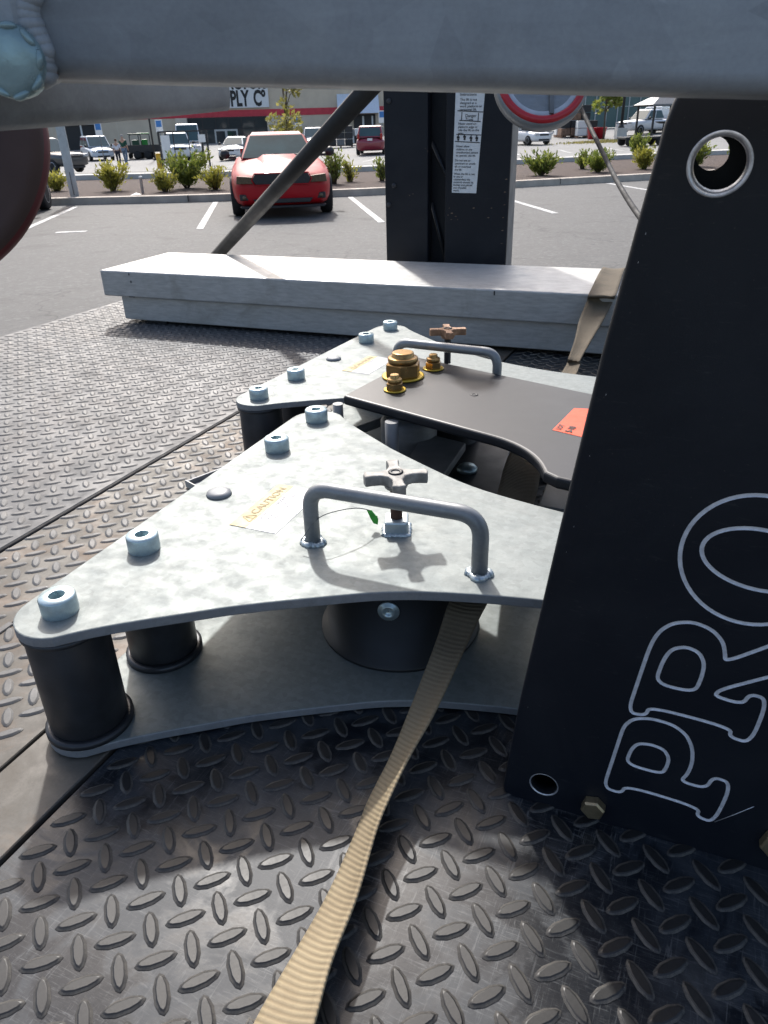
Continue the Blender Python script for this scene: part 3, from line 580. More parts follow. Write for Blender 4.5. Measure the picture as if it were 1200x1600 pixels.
# ------------------------------------------------------------------ people
def skinned(name, mat, parent, pts, edges, sub=2, root=0):
    me = bpy.data.meshes.new(name); me.from_pydata([p[0] for p in pts], edges, []); me.materials.append(mat)
    o = bpy.data.objects.new(name, me); COL.objects.link(o)
    if parent: o.parent = parent
    m = o.modifiers.new('skin', 'SKIN'); m.use_smooth_shade = True
    if not me.skin_vertices: me.attributes.new  # layer appears with the modifier
    for i, sv in enumerate(me.skin_vertices[0].data): sv.radius = pts[i][1] if isinstance(pts[i][1], tuple) else (pts[i][1], pts[i][1]); sv.use_root = (i == root)
    s_ = o.modifiers.new('sub', 'SUBSURF'); s_.levels = sub; s_.render_levels = sub
    return o
def person(loc, rz, label, shirt, legs, hair, stride, h=1.75, cap=False):
    k = h / 1.75
    o = empty('person', loc, rz, label, 'person', None)
    P = [((0, 0, .95), (.155, .11)), ((0, 0, 1.18), (.145, .10)), ((0, 0, 1.40), (.185, .105)), ((0, 0, 1.50), .07), ((0, 0, 1.56), .055), ((0, -.01, 1.66), (.078, .095)), ((0, -.01, 1.74), (.06, .07)),
         ((-.10, 0, .90), .095), ((-.10, -stride * .4, .50), .065), ((-.10, stride * .6, .09), .045), ((-.10, stride * .6 - .14, .04), .038),
         ((.10, 0, .90), .095), ((.10, -stride * .7, .50), .065), ((.10, -stride, .09), .045), ((.10, -stride - .14, .04), .038),
         ((-.21, 0, 1.41), .062), ((-.26, .04, 1.14), .046), ((-.25, -.08, .90), .036), ((-.25, -.12, .80), .036),
         ((.21, 0, 1.41), .062), ((.26, .04, 1.14), .046), ((.25, -.08, .90), .036), ((.25, -.12, .80), .036)]
    P = [((a[0] * k, a[1] * k, a[2] * k), tuple(x * k for x in (b if isinstance(b, tuple) else (b, b)))) for a, b in P]
    E_ = [(0, 1), (1, 2), (2, 3), (3, 4), (4, 5), (5, 6), (0, 7), (7, 8), (8, 9), (9, 10), (0, 11), (11, 12), (12, 13), (13, 14), (2, 15), (15, 16), (16, 17), (17, 18), (2, 19), (19, 20), (20, 21), (21, 22)]
    skinned('body', SKIN, o, P, E_)
    def pick(ids, sc, extra=None):
        mp = {a: i for i, a in enumerate(ids)}
        return [(P[a][0], tuple(x * sc for x in P[a][1])) for a in ids], [(mp[a], mp[b]) for a, b in E_ if a in mp and b in mp]
    skinned('shirt', shirt, o, *pick([0, 1, 2, 15, 16, 19, 20], 1.16))
    skinned('trousers', legs, o, *pick([0, 7, 8, 9, 11, 12, 13], 1.17))
    for i in (9, 13):
        a, b = P[i][0], P[i + 1][0]; skinned('shoe', DARK, o, [((a[0], a[1] + .03, .05 * k), .052), ((b[0], b[1] - .04, .04 * k), .046)], [(0, 1)])
    m = MB(); m.lathe([(.088 * k, 1.64 * k), (.098 * k, 1.69 * k), (.092 * k, 1.745 * k), (.06 * k, 1.785 * k), (.012, 1.80 * k)], 14, Matrix.Translation((0, .012, 0))); m.build('hair', hair, o)
    return o
px_ = far(188, 58); person(px_, R_(170), 'person in a dark green shirt and blue jeans walking away', SHIRTG, JEANS, HAIRG, .16, 1.85)
px_ = far(177, 57); person(px_, R_(186), 'person in a white shirt and dark trousers beside the green shirt', SHIRTW, TROUS, HAIRB, .12, 1.62)

# ------------------------------------------------------------------ vegetation
def leaves(m, c, n, R, size, up=0.4, mi=0, seed=0, long=2.2):
    rnd = random.Random(seed)
    for _ in range(n):
        while True:
            d = Vector((rnd.uniform(-1, 1), rnd.uniform(-1, 1), rnd.uniform(-1, 1)))
            if d.length <= 1: break
        if d.length > 0: d = d.normalized() * d.length ** .6
        p = Vector(c) + Vector((d.x * R[0], d.y * R[1], d.z * R[2]))
        ax = Vector((d.x + rnd.uniform(-.6, .6), d.y + rnd.uniform(-.6, .6), d.z * .5 + up + rnd.uniform(-.5, .5))).normalized()
        sd = ax.cross(Vector((rnd.uniform(-1, 1), rnd.uniform(-1, 1), rnd.uniform(-1, 1)))).normalized()
        s_ = size * rnd.uniform(.6, 1.3); a = ax * s_ * long * .5; b = sd * s_ * .5
        m.add([p - a, p - a * .1 + b, p + a, p - a * .1 - b], [(0, 1, 2, 3)], mi)
def shrub(loc, r, h, label, mat, n=420, size=.07, blade=True, group='shrubs in the mulch bed', seed=1):
    r *= .82; h *= .78
    rnd = random.Random(seed); o = empty('shrub', loc, rnd.uniform(0, 6), label, 'shrub', group)
    ms, ml = MB(), MB(); tips = []
    for i in range(26):
        a = rnd.uniform(0, 2 * pi); rr = r * rnd.uniform(.15, 1); hh = h * rnd.uniform(.55, 1.05)
        p1 = Vector((rr * .45 * cos(a), rr * .45 * sin(a), hh * .5)); p2 = Vector((rr * cos(a), rr * sin(a), hh))
        ms.tube([(0.05 * cos(a), .05 * sin(a), 0), p1, p2], [.012, .009, .004], 5); tips.append((p1, p2))
    n = int(n * 2.8); size *= .64
    for i in range(n):
        p1, p2 = rnd.choice(tips); t = rnd.uniform(-.7, 1.08); p = p1.lerp(p2, t) if t > 0 else p1 * (1 + t * .8)
        p = p + Vector((rnd.gauss(0, .05), rnd.gauss(0, .05), rnd.gauss(0, .05)))
        ax = ((p2 - p1).normalized() * rnd.uniform(.3, 1.2) + Vector((rnd.uniform(-.8, .8), rnd.uniform(-.8, .8), rnd.uniform(-.2, .7)))).normalized()
        sd = ax.cross(Vector((rnd.uniform(-1, 1), rnd.uniform(-1, 1), rnd.uniform(-1, 1)))).normalized(); s_ = size * rnd.uniform(.6, 1.4)
        ml.add([p, p + ax * s_ * .9 + sd * s_ * .38, p + ax * s_ * 2.1, p + ax * s_ * .9 - sd * s_ * .38], [(0, 1, 2, 3)])
    ms.build('stem', BARK, o); ml.build('foliage', mat, o); return o
def bedpos(px, back): # on the mulch bed, 'back' metres behind the kerb, seen at photo column px
    for i in range(2000):
        q = -9 + i * .014; x, y = lot(q, kerb_p(q) + back)
        v = Vector((x, y, .13)) - EYE
        if CX + F * v.dot(cr) / v.dot(fw) >= px: break
    return (x, y, .13)
for i, (px, bk, r, h, lab, mt, n_, s_) in enumerate([
    (88, 2.6, .38, .50, 'small yellow-green shrub left of the galvanized sign post', LEAF_Y, 300, .07),
    (176, 2.2, .58, .72, 'round yellow-green shrub right of the galvanized sign post', LEAF_Y, 560, .08),
    (258, 1.6, .42, .55, 'low yellow shrub at the left foot of the biggest shrub', LEAF_Y, 320, .07),
    (292, 2.6, .78, 1.02, 'biggest shrub of the bed, between the post and the red coupe', LEAF_G, 900, .08),
    (337, 1.8, .45, .60, 'yellow shrub just left of the red coupe', LEAF_Y, 340, .07),
    (522, 2.2, .40, .92, 'loose upright shrub against the right mirror of the red coupe', LEAF_G, 300, .075),
    (547, 2.8, .30, .60, 'sparse twiggy shrub between the red coupe and the mast', LEAF_Y, 130, .07),
    (597, 2.6, .28, .62, 'thin shrub half hidden by the left edge of the mast', LEAF_G, 130, .07),
    (845, 1.7, .62, .62, 'wide leafy shrub just right of the mast', LEAF_G, 460, .085),
    (910, 3.2, .30, .66, 'small dark-tipped shrub left of the thin cable', LEAF_G, 130, .08),
    (934, 1.8, .55, .58, 'leafy shrub crossed by the thin cable', LEAF_G, 400, .085),
    (1006, 2.0, .48, .60, 'shrub in the bed beside the black lettered panel', LEAF_Y, 340, .085),
    (1085, 2.0, .60, .80, 'shrub seen through the round hole of the black panel', LEAF_G, 420, .085),
    (1150, 2.0, .50, .60, 'shrub hidden behind the black lettered panel', LEAF_G, 300, .085)]):
    shrub(bedpos(px, bk), r, h, lab, mt, n_, s_, seed=i + 3)
x, y, z = bedpos(998, 8.4)
shrub((x, y, zg(x, y)), .42, 1.0, 'tall bushy shrub on the verge behind the bed near the gazebo', LEAF_G, 420, .10, group=None, seed=40)

def tree(name, loc, h, cr_, trunk_r, label, mat, n=900, size=.18, crown0=.35, group=None, seed=1, sparse=False, blobs=9):
    rnd = random.Random(seed); o = empty(name, loc, 0, label, 'tree', group); mt, ml = MB(), MB()
    mt.tube([(0, 0, -.1), (rnd.uniform(-.1, .1), rnd.uniform(-.1, .1), h * .45), (rnd.uniform(-.2, .2), rnd.uniform(-.2, .2), h * .92)], [trunk_r, trunk_r * .7, trunk_r * .2], 8)
    for i in range(blobs):
        a = rnd.uniform(0, 2 * pi); z = h * (crown0 + (1 - crown0) * rnd.uniform(.05, .92)); rr = cr_ * rnd.uniform(.2, .85) * (1.15 - .6 * (z / h - crown0) / (1 - crown0))
        c = Vector((rr * cos(a), rr * sin(a), z)); mt.tube([(0, 0, z * .75), c * .55 + Vector((0, 0, z * .4)), c], [trunk_r * .45, trunk_r * .28, trunk_r * .1], 6)
        b = cr_ * rnd.uniform(.32, .52); leaves(ml, c, n // blobs, (b, b, b * .8), size, .1, seed=seed * 50 + i, long=1.6)
    mt.build('trunk', BARK, o); ml.build('crown', mat, o); return o
x, y, z = bedpos(452, 5.0)
tree('young_tree', (x, y, .14), 3.05, .62, .035, 'thin young tree with yellow leaves behind the red coupe', LEAF_T, 420, .10, .30, seed=5, blobs=14)
tree('young_tree', far(947, 62), 4.6, 1.25, .08, 'light green young tree in front of the mesh fence', LEAF_G, 900, .22, .38, seed=8, blobs=12)
WOOD = {885: 'dark tree rising behind the brown pallet stacks', 925: 'dark tree directly behind the tall green mesh fence', 960: 'dark tree behind the black lamp post', 990: 'pale yellowish tree at the edge of the wood', 1012: 'mid green tree just left of the gazebo roof', 1045: 'dark tree behind the white canopy tent'}
k = 0
for px, Y, hh, rr, mt in ((885, 128, 12, 5, LEAF_D), (925, 118, 13, 5.5, LEAF_D), (960, 125, 11, 5, LEAF_D), (990, 112, 9, 4.2, LEAF_T), (1012, 120, 12, 5, LEAF_G), (1045, 128, 13, 5.5, LEAF_D), (1085, 120, 12, 5, LEAF_G), (1125, 126, 13, 5.5, LEAF_D), (1165, 118, 12, 5, LEAF_G), (1205, 126, 13, 6, LEAF_D), (1250, 120, 12, 6, LEAF_D)):
    tree('woodland_tree', far(px, Y), hh, rr, .3, WOOD.get(px, {LEAF_D.name: 'dark tree of the wood hidden behind the black lettered panel', LEAF_G.name: 'mid green tree of the wood hidden behind the black lettered panel'}.get(mt.name)), mt, 1300, .62, .12, 'trees of the wood beyond the far lot', seed=60 + k, blobs=14); k += 1

# ------------------------------------------------------------------ things round the far lot
def post_sign(px, Y, top, label, board, cat='sign'):
    x, y, z = far(px, Y); o = empty('sign_post', (x, y, z), 0, label, cat)
    m = MB(); m.tube([(0, 0, 0), (0, 0, top)], .04, 8); m.build('post', STEEL_GREY, o)
    m = MB(); m.box(-.26, .26, -.06, -.042, top - .85, top); b = m.build('sign_plate', WHITEP, o, bevel=.004)
    m = MB(); m.box(-.20, .20, -.066, -.061, top - .48, top - .06); m.build('blue_field', BLUEP, b); return o
post_sign(154, 62, 2.7, 'blue and white parking sign left of the two people', 0)
post_sign(249, 62, 2.7, 'blue and white parking sign above the black cart frame', 0)
post_sign(466, 66, 2.5, 'blue and white parking sign right of the young yellow tree', 0)
post_sign(597, 66, 2.6, 'blue and white parking sign beside the left mast edge', 0)
# galvanized sign post in the bed
P0 = bedpos(117, .55)
so = empty('street_sign_post', (P0[0], P0[1], .12), 0, 'galvanized flat sign post leaning in the mulch on the left', 'sign post')
top = aty(92, 190, P0[1]) - Vector((P0[0], P0[1], .12)); top = top * 1.6
m = MB(); wv = .105
ax = top.normalized(); m.box(-wv, wv, -.02, .02, -.2, top.length, M=frame((0, 0, 0), (1, 0, 0), (0, 1, 0)) @ Matrix.Rotation(math.atan2(top.x, top.z), 4, 'Y')); m.build('post', galv('post_zinc', (.5, .52, .52), .3, .5, 8), so, bevel=.008)
m = MB(); m.box(-.012, .012, -.028, -.021, .05, .55, M=Matrix.Rotation(math.atan2(top.x, top.z), 4, 'Y')); m.build('slot', STEEL_GREY, so)
x, y, z = bedpos(223, 1.3); m = MB(); m.lathe([(.035, 0), (.035, .34), (.045, .342), (.045, .38), (.02, .385)], 12); tag(m.build('standpipe', WHITEP, loc=(x, y, .12)), 'short white plastic standpipe sticking out of the mulch', 'pipe')
x, y, z = bedpos(211, .5); m = MB(); m.add([(-.12, 0, .01), (.1, -.05, .03), (.14, .08, .02), (0, .1, .06), (-.1, .09, .015)], [(0, 1, 3), (1, 2, 3), (0, 3, 4), (4, 2, 1, 0)]); tag(m.build('paper_scrap', WHITEP, loc=(x, y, .13)), 'crumpled white paper lying on the mulch', 'litter')
x, y, z = far(235, 63); o = empty('lamp_post', (x, y, z), 0, 'thin black pole standing before the tan store wall', 'pole'); m = MB(); m.tube([(0, 0, 0), (0, 0, 6)], .07, 8); m.build('pole', DARK, o); m = MB(); m.box(-.3, .3, -.15, .15, 6.0, 6.15); m.build('lamp_head', DARK, o, bevel=.02); m = MB(); m.lathe([(.18, 0), (.18, .06), (.09, .1)], 12); m.build('foot', DARK, o)
x, y, z = far(973, 60); o = empty('lamp_post', (x, y, z), 0, 'black lamp post on a square concrete base at right', 'lamp post'); m = MB(); m.box(-.36, .36, -.36, .36, 0, .75); m.build('concrete_base', CONCW, o, bevel=.03); m = MB(); m.tube([(0, 0, .75), (0, 0, 7)], [.11, .08], 10); m.build('pole', DARK, o); m = MB(); m.lathe([(.24, .75), (.2, .86), (.11, 1.0)], 12); m.build('collar', DARK, o); m = MB(); m.box(-1.1, .1, -.2, .2, 3.05, 3.2); m.build('lamp_head', DARK, o, bevel=.03)
x, y, z = far(242, 50); o = empty('bollard', (x, y, z), 0, 'square yellow bollard at the left foot of the cart frame', 'bollard'); m = MB(); m.box(-.17, .17, -.17, .17, 0, .78); m.build('post', YELLOWP, o, bevel=.03); m = MB(); m.box(-.19, .19, -.19, .19, .78, .84); m.build('cap', YELLOWP, o, bevel=.02)
# cart corral
x, y, z = far(283, 48); o = empty('cart_corral', (x, y, z), R_(4), 'black steel cart corral frame with small white notices', 'cart corral')
for sx_, sy_ in ((-1.2, -.8), (1.2, -.8), (-1.2, 1.4), (1.2, 1.4)):
    m = MB(); m.box(sx_ - .05, sx_ + .05, sy_ - .05, sy_ + .05, 0, 1.95); m.build('post', DARK, o)
m = MB(); m.box(-1.2, 1.2, -.83, -.77, 1.89, 1.96); m.build('top_rail', DARK, o)
m = MB(); m.box(-1.2, 1.2, 1.37, 1.43, 1.89, 1.96); m.build('top_rail', DARK, o)
for sx_ in (-1.2, 1.2):
    for zz in (.35, .8):
        m = MB(); m.box(sx_ - .03, sx_ + .03, -.75, 1.35, zz, zz + .06); m.build('side_rail', DARK, o)
for sx_ in (-.4, .45):
    m = MB(); m.box(sx_ - .025, sx_ + .025, -.82, -.78, 0, 1.89); m.build('upright', DARK, o)
m = MB(); m.box(-1.1, -.6, -.87, -.85, .55, 1.75); m.build('notice', WHITEP, o)
m = MB(); m.box(1.0, 1.4, -.87, -.85, 1.35, 1.75); m.build('notice', WHITEP, o)
# trailer with two mowers
x, y, z = far(218, 66); o = empty('utility_trailer', (x, y, z), R_(6), 'low black utility trailer in front of the store wall', 'trailer')
m = MB(); m.box(-1.9, 1.9, -.8, .8, .5, .6); m.build('bed', DARK, o); m = MB(); m.box(-1.9, 1.9, -.82, -.78, .6, 1.0); m.build('side_panel', DARK, o); m = MB(); m.box(-1.9, 1.9, .78, .82, .6, 1.0); m.build('side_panel', DARK, o)
m = MB(); m.tube([(1.9, 0, .5), (3.0, 0, .45)], .05, 6); m.build('drawbar', DARK, o)
for sx_ in (-.35, .45):
    for sy_ in (-.75, .75):
        m = MB(); m.lathe([(.1, -.1), (.3, -.1), (.3, .1), (.1, .1)], 14, frame((sx_, sy_, .3), (1, 0, 0), (0, 0, 1))); m.build('wheel', RUBBER, o)
def mower(px, Y, lab, mat):
    x, y, z = far(px, Y); o = empty('riding_mower', (x, y, z), R_(10), lab, 'mower')
    m = MB(); m.box(-.45, .45, -.75, .75, .35, .62); m.build('chassis', DARK, o, bevel=.04)
    m = MB(); m.prism([(-.4, .3), (.45, .3), (.38, .62), (-.3, .55)], -.3, .3, M=frame((0, -.4, .3), (0, 1, 0), (0, 0, 1))); m.build('hood', mat, o, bevel=.04)
    m = MB(); m.box(-.28, .28, .1, .55, .72, .84); m.box(-.28, .28, .5, .62, .84, 1.35); m.build('seat', mat, o, bevel=.04)
    m = MB(); m.tube(fillet([(-.45, .7, .5), (-.45, .7, 1.75), (.45, .7, 1.75), (.45, .7, .5)], .15), .035, 8); m.build('roll_bar', DARK, o)
    m = MB(); m.box(-.5, .5, -.1, .8, 1.75, 1.83); m.build('canopy', mat, o, bevel=.03)
    for sx_ in (-.48, .48):
        for sy_, r in ((-.55, .22), (.5, .34)):
            m = MB(); m.lathe([(r * .4, -.1), (r, -.1), (r, .1), (r * .4, .1)], 14, frame((sx_, sy_, r), (0, 1, 0), (0, 0, 1))); m.build('wheel', RUBBER, o)
mower(207, 68, 'dark green riding mower left of its bright green neighbour', simple('dark_green_paint', (.01, .06, .03), .4)); mower(221, 69, 'bright green riding mower behind the black trailer', GREEN_M)
# boxed goods in front of second entrance, pallets, wheelbarrow, gazebo, mesh fence
def crates(px, Y, label, mats, name, cols=3, rows=3, cw=.8, ch=.55, cat='goods'):
    x, y, z = far(px, Y); o = empty(name, (x, y, z), R_(random.uniform(-8, 8)), label, cat)
    m = MB()
    for i in range(5): m.box(-cols * cw / 2, cols * cw / 2, -.6 + i * .28, -.45 + i * .28, .12, .15)
    for s_ in (-1, 0, 1): m.box(s_ * cols * cw * .45 - .05, s_ * cols * cw * .45 + .05, -.6, .65, 0, .12)
    m.build('pallet', BROWNW, o)
    for i in range(cols):
        for j in range(rows):
            if random.random() < .12 and j == rows - 1: continue
            m = MB(); a = -cols * cw / 2 + i * cw; m.box(a + .03, a + cw - .03, -.55 + random.uniform(0, .1), .55, .155 + j * ch, .15 + (j + 1) * ch - .03); m.build('pack', random.choice(mats), o, bevel=.03)
crates(898, 68, 'tall stack of brown and white packs under the mesh fence', [BROWNW, BROWNW, WHITEP, DARK], 'pallet_stack', 3, 4)
crates(884, 70, 'brown pallet stack nearest the white hatchback', [BROWNW, BROWNW, LABELW], 'pallet_stack', 2, 4)
crates(918, 66, 'low pallet of grey packs left of the red tubs', [STEEL_GREY, LABELW, DARK], 'pallet_stack', 2, 2)
crates(531, 70, 'row of black and orange boxed goods by the second entrance', [DARK, DARK, simple('orange_pack', (.5, .12, .02), .6), STEEL_GREY], 'goods_stack', 3, 3, .7, .5)
crates(560, 74, 'dark boxed goods left of the red minivan', [DARK, STEEL_GREY, LABELW], 'goods_stack', 3, 2, .7, .6)
crates(1022, 70, 'white bagged goods under the gazebo roof', [LABELW, LABELW, STEEL_GREY], 'pallet_stack', 3, 3)
for px, lab in ((929, 'left red plastic tub of the two by the pallets'), (941, 'right red plastic tub of the two, nearer the young tree')):
    x, y, z = far(px, 63); m = MB(); m.lathe([(.34, 0), (.44, .7), (.48, .72), (.48, .78), (.42, .78), (.36, .2)], 16); tag(m.build('red_tub', REDP, loc=(x, y, z)), lab, 'tub')
x, y, z = far(930, 88); o = empty('mesh_fence', (x, y, z), R_(6), 'tall green mesh fence of the garden yard behind the pallets', 'fence')
for i in range(15):
    m = MB(); m.box(-8.4 + i * 1.2 - .04, -8.4 + i * 1.2 + .04, -.04, .04, 0, 4.2); m.build('fence_post', galv('fp', (.5, .52, .52), .3, .5) if i == 0 else bpy.data.materials['fp'], o)
m = MB(); m.box(-8.4, 8.4, .05, .08, .1, 4.1); m.build('mesh_panel', FENCE, o)
for zz in (2.0, 4.12):
    m = MB(); m.box(-8.4, 8.4, -.03, .045, zz, zz + .06); m.build('rail', bpy.data.materials['fp'], o)
x, y, z = far(1035, 62); o = empty('gazebo', (x, y, z), R_(8), 'open gazebo with a grey metal hip roof beside the black panel', 'gazebo')
for sx_, sy_ in ((-1.3, -1.3), (1.3, -1.3), (-1.3, 1.3), (1.3, 1.3)):
    m = MB(); m.box(sx_ - .06, sx_ + .06, sy_ - .06, sy_ + .06, 0, 2.1); m.build('post', DARK, o)
m = MB(); m.add([(-1.6, -1.6, 2.1), (1.6, -1.6, 2.1), (1.6, 1.6, 2.1), (-1.6, 1.6, 2.1), (-.3, -.3, 2.85), (.3, -.3, 2.85), (.3, .3, 2.85), (-.3, .3, 2.85)], [(0, 1, 5, 4), (1, 2, 6, 5), (2, 3, 7, 6), (3, 0, 4, 7), (4, 5, 6, 7), (3, 2, 1, 0)]); m.build('roof', STEEL_GREY, o)
m = MB(); m.box(-1.6, 1.6, -1.62, -1.58, 2.0, 2.12); m.box(-1.6, 1.6, 1.58, 1.62, 2.0, 2.12); m.build('eaves_beam', STEEL_GREY, o)
m = MB(); m.lathe([(.3, .85), (.62, .95), (.62, 1.0), (.1, 1.0)], 14, Matrix.Translation((.2, 0, 0))); m.lathe([(.3, 0), (.05, .08), (.05, .85)], 10, Matrix.Translation((.2, 0, 0))); tag(m.build('round_table', DARK, loc=(x, y, z)), 'dark round table standing under the gazebo', 'table')
x, y, z = far(1062, 74); o = empty('white_canopy', (x, y, z), 0, 'white fabric canopy tent behind the gazebo', 'canopy')
m = MB(); m.add([(-2, -2, 2.6), (2, -2, 2.6), (2, 2, 2.6), (-2, 2, 2.6), (0, 0, 3.7)], [(0, 1, 4), (1, 2, 4), (2, 3, 4), (3, 0, 4), (3, 2, 1, 0)]); m.build('roof', WHITEP, o)
for sx_, sy_ in ((-1.9, -1.9), (1.9, -1.9), (-1.9, 1.9), (1.9, 1.9)):
    m = MB(); m.tube([(sx_, sy_, 0), (sx_, sy_, 2.6)], .03, 6); m.build('leg', LABELW, o)
x, y, z = far(1008, 50); o = empty('flat_trailer', (x, y, z), R_(5), 'low black flat trailer parked in front of the gazebo', 'trailer')
m = MB(); m.box(-1.3, 1.6, -.7, .7, .38, .5); m.build('bed', DARK, o, bevel=.02)
for sx_ in (-1.0, .9):
    for sy_ in (-.62, .62):
        m = MB(); m.lathe([(.08, -.09), (.26, -.09), (.26, .09), (.08, .09)], 14, frame((sx_, sy_, .26), (1, 0, 0), (0, 0, 1))); m.build('wheel', RUBBER, o)
x, y, z = far(962, 57.5)
gs = MB()
for _ in range(1800):
    a, b = x + random.gauss(0, 1.6), y + random.gauss(0, .8); hh = random.uniform(.05, .16); t = random.uniform(0, pi)
    gs.add([(a - .05 * cos(t), b - .05 * sin(t), zg(a, b)), (a + .05 * cos(t), b + .05 * sin(t), zg(a, b)), (a + random.uniform(-.08, .08), b, zg(a, b) + hh)], [(0, 1, 2)])
tag(gs.build('grass_island', GRASS), kind='stuff')

# ================================================================== the truck bed
ZD = 0.95; DA = R_(24.5)
dt = Vector((sin(DA), cos(DA), 0)); ds = Vector((cos(DA), -sin(DA), 0))
# local frame of the truck: x = s (to the right), y = t (along the bed)
truck = empty('flatbed_truck', (0, 0, 0), -DA, 'flat truck bed of worn steel tread plate carrying the steel gear', 'truck')
T0, T1 = -0.35, 2.20
LP, LQ = 0.0370, 0.0405
def lug_shape(h=.0021, L=.0305, W=.0105, n=10):
    out = []
    for zz, k, kw in ((.0004, 1.08, 1.24), (h * .66, .96, .86), (h, .84, .66)):
        for i in range(n):
            a = 2 * pi * i / n; ca, sa_ = cos(a), sin(a)
            out.append((L / 2 * (abs(ca) ** .9) * (1 if ca > 0 else -1) * k, W / 2 * (abs(sa_) ** 1.25) * (1 if sa_ > 0 else -1) * kw, zz))
    f = [(r * n + i, r * n + (i + 1) % n, (r + 1) * n + (i + 1) % n, (r + 1) * n + i) for r in range(2) for i in range(n)] + [tuple(2 * n + i for i in range(n))]
    return out, f
LV, LF = lug_shape()
lug_me = {}
for key, mt in (('dk', LUG_DK),):
    mb = MB(); mb.add(LV, LF); me = bpy.data.meshes.new('tread_lug'); me.from_pydata(mb.v, [], mb.f); me.materials.append(mt); me.materials.append(ROOT_DK); lug_me[key] = me
    for i, p in enumerate(me.polygons): p.use_smooth = i < 20; p.material_index = 1 if i < 10 else 0
def seen(P):
    v = P - EYE; z = v.dot(fw)
    if z < .05: return 0
    X, Y = CX + F * v.dot(cr) / z, CY + F * v.dot(cd) / z
    return 1 / z if -20 < X < 1220 and 300 < Y < 1625 else 0
def tread_plate(s0, s1, t0, t1, mat, lugmat, singles=0, ps=0.0, pt=0.0, name='tread_plate', label=None, t_right=None):
    m = MB(); m.box(s0, s1, t0, t1, ZD - .008, ZD); pl_ = m.build(name, mat, truck, bevel=.0012, seg=1)
    if label: pl_['label'] = label
    if lugmat is None: return pl_
    L = []
    i = 0
    for a in range(int((s0 - ps) / LQ) - 1, int((s1 - ps) / LQ) + 2):
        for b in range(int((t0 - pt) / LP) - 1, int((t1 - pt) / LP) + 2):
            for half, ang in ((0, R_(135)), (.5, R_(45))):
                s_, t_ = ps + (a + half) * LQ, pt + (b + half) * LP
                if s0 + .012 < s_ < s1 - .012 and t0 + .012 < t_ < t1 - .012: L.append((s_, t_, ang + random.gauss(0, .03)))
    W_ = Matrix.Rotation(-DA, 3, 'Z')
    L.sort(key=lambda q: -seen(W_ @ Vector((q[0], q[1], ZD))))
    for (s_, t_, a) in L[:singles]:
        o = bpy.data.objects.new('tread_lug', lug_me['dk']); COL.objects.link(o); o.parent = pl_; o.location = (s_, t_, ZD); o.rotation_euler = (0, 0, a)
    m = MB()
    for (s_, t_, a) in L[singles:]:
        c, sn = cos(a), sin(a); m.add([(s_ + x * c - y * sn, t_ + x * sn + y * c, ZD + z) for x, y, z in LV], LF, smooth=True)
    for i in range(len(m.f)): m.mi[i] = 1 if i % 21 < 10 else 0; m.sm[i] = i % 21 < 20
    lo = m.build('tread_lug', [lugmat, ROOT_DK if lugmat is LUG_DK else lugmat], pl_); lo['kind'] = 'stuff'
    return pl_
S1, SB, S2, SE = -0.95, -0.586, -0.498, -2.06
tread_plate(S2 + .003, 1.15, T0, T1, DECK_DK, LUG_DK, 300, -.4145, .2570, label='worn black tread plate nearest the camera')
tread_plate(SB + .002, S2 - .003, T0, T1, DECK_SM, None, name='smooth_strip', label='plain dirty steel strip without lugs')
tread_plate(-.777, SB - .002, T0, T1, DECK_RS, LUG_SV, 0, -.60, .02, label='rusty brown tread plate')
tread_plate(S1 + .006, -.780, T0, T1, DECK_RS, LUG_SV, 0, -.79, .02, label='rusty brown tread plate')
tread_plate(SE, S1 - .006, T0, T1, DECK_SV, LUG_SV, 0, -1.0, .0, label='silvery grey tread plate')
m = MB(); m.box(SE, 1.15, T0, T1, ZD - .09, ZD - .0095); m.build('bed_frame', DARK, truck)
m = MB(); m.tube([(S1, T0, ZD - .002), (S1, T1, ZD - .002)], .0045, 6); m.build('seam_seal', RUBBER, truck)
m = MB(); random.seed(3); t = T0
while t < T1:
    d = random.uniform(.015, .034); m.box(-.7835, -.7735, t, t + d, ZD - .002, ZD + .0022); t += d + random.uniform(.004, .012)
m.build('stitch_weld', LUG_SV, truck, bevel=.001, seg=1)
m = MB(); m.box(-1.0, -.85, T0 - 1.5, T1, .55, ZD - .09); m.box(.0, .15, T0 - 1.5, T1, .55, ZD - .09); m.build('chassis_rail', DARK, truck)
for sx_ in (-1.75, .8):
    m = MB(); m.lathe([(.2, -.14), (.42, -.14), (.46, -.1), (.46, .1), (.42, .14), (.2, .14)], 24, frame((sx_, .6, .46), (0, 1, 0), (0, 0, 1))); m.build('wheel', RUBBER, truck)
m = MB(); m.tube([(-1.8, .6, .46), (.85, .6, .46)], .06, 10); m.build('axle', DARK, truck)

# ------------------------------------------------------------------ roller units (fan-shaped galvanized plates)
ZT = 0.155                                  # top of the upper plate above the bed
def fan(inset=0.0):                         # local: x = s (away from straight edge), y = t
    L = .2751; r = .0435 - inset
    low = [(.03, -.3), (.0470, -.2890), (.0784, -.2637), (.1229, -.2316), (.1604, -.2051), (.2277, -.1649), (.2839, -.1345), (.344, -.1134), (.4377, -.0930), (.52, -.088), (.62, -.088)]
    a = arc(0, -L, r, 180, 303, 10)         # lobe at the near end
    low = smoothline([Vector((x, y, 0)) for x, y in [(a[-1][0], a[-1][1])] + low[1:]], 5)[1:]
    P = a + [(v.x, v.y) for v in low]
    U = [(x, -y) for x, y in P][::-1]
    return P + U
unit = empty('roller_unit', (-.2104, .8511, ZD), -R_(23.15), 'nearest galvanized fan-shaped roller unit with grey star knob and bar handle', 'roller unit', 'fan-shaped galvanized roller units')
FP = fan()
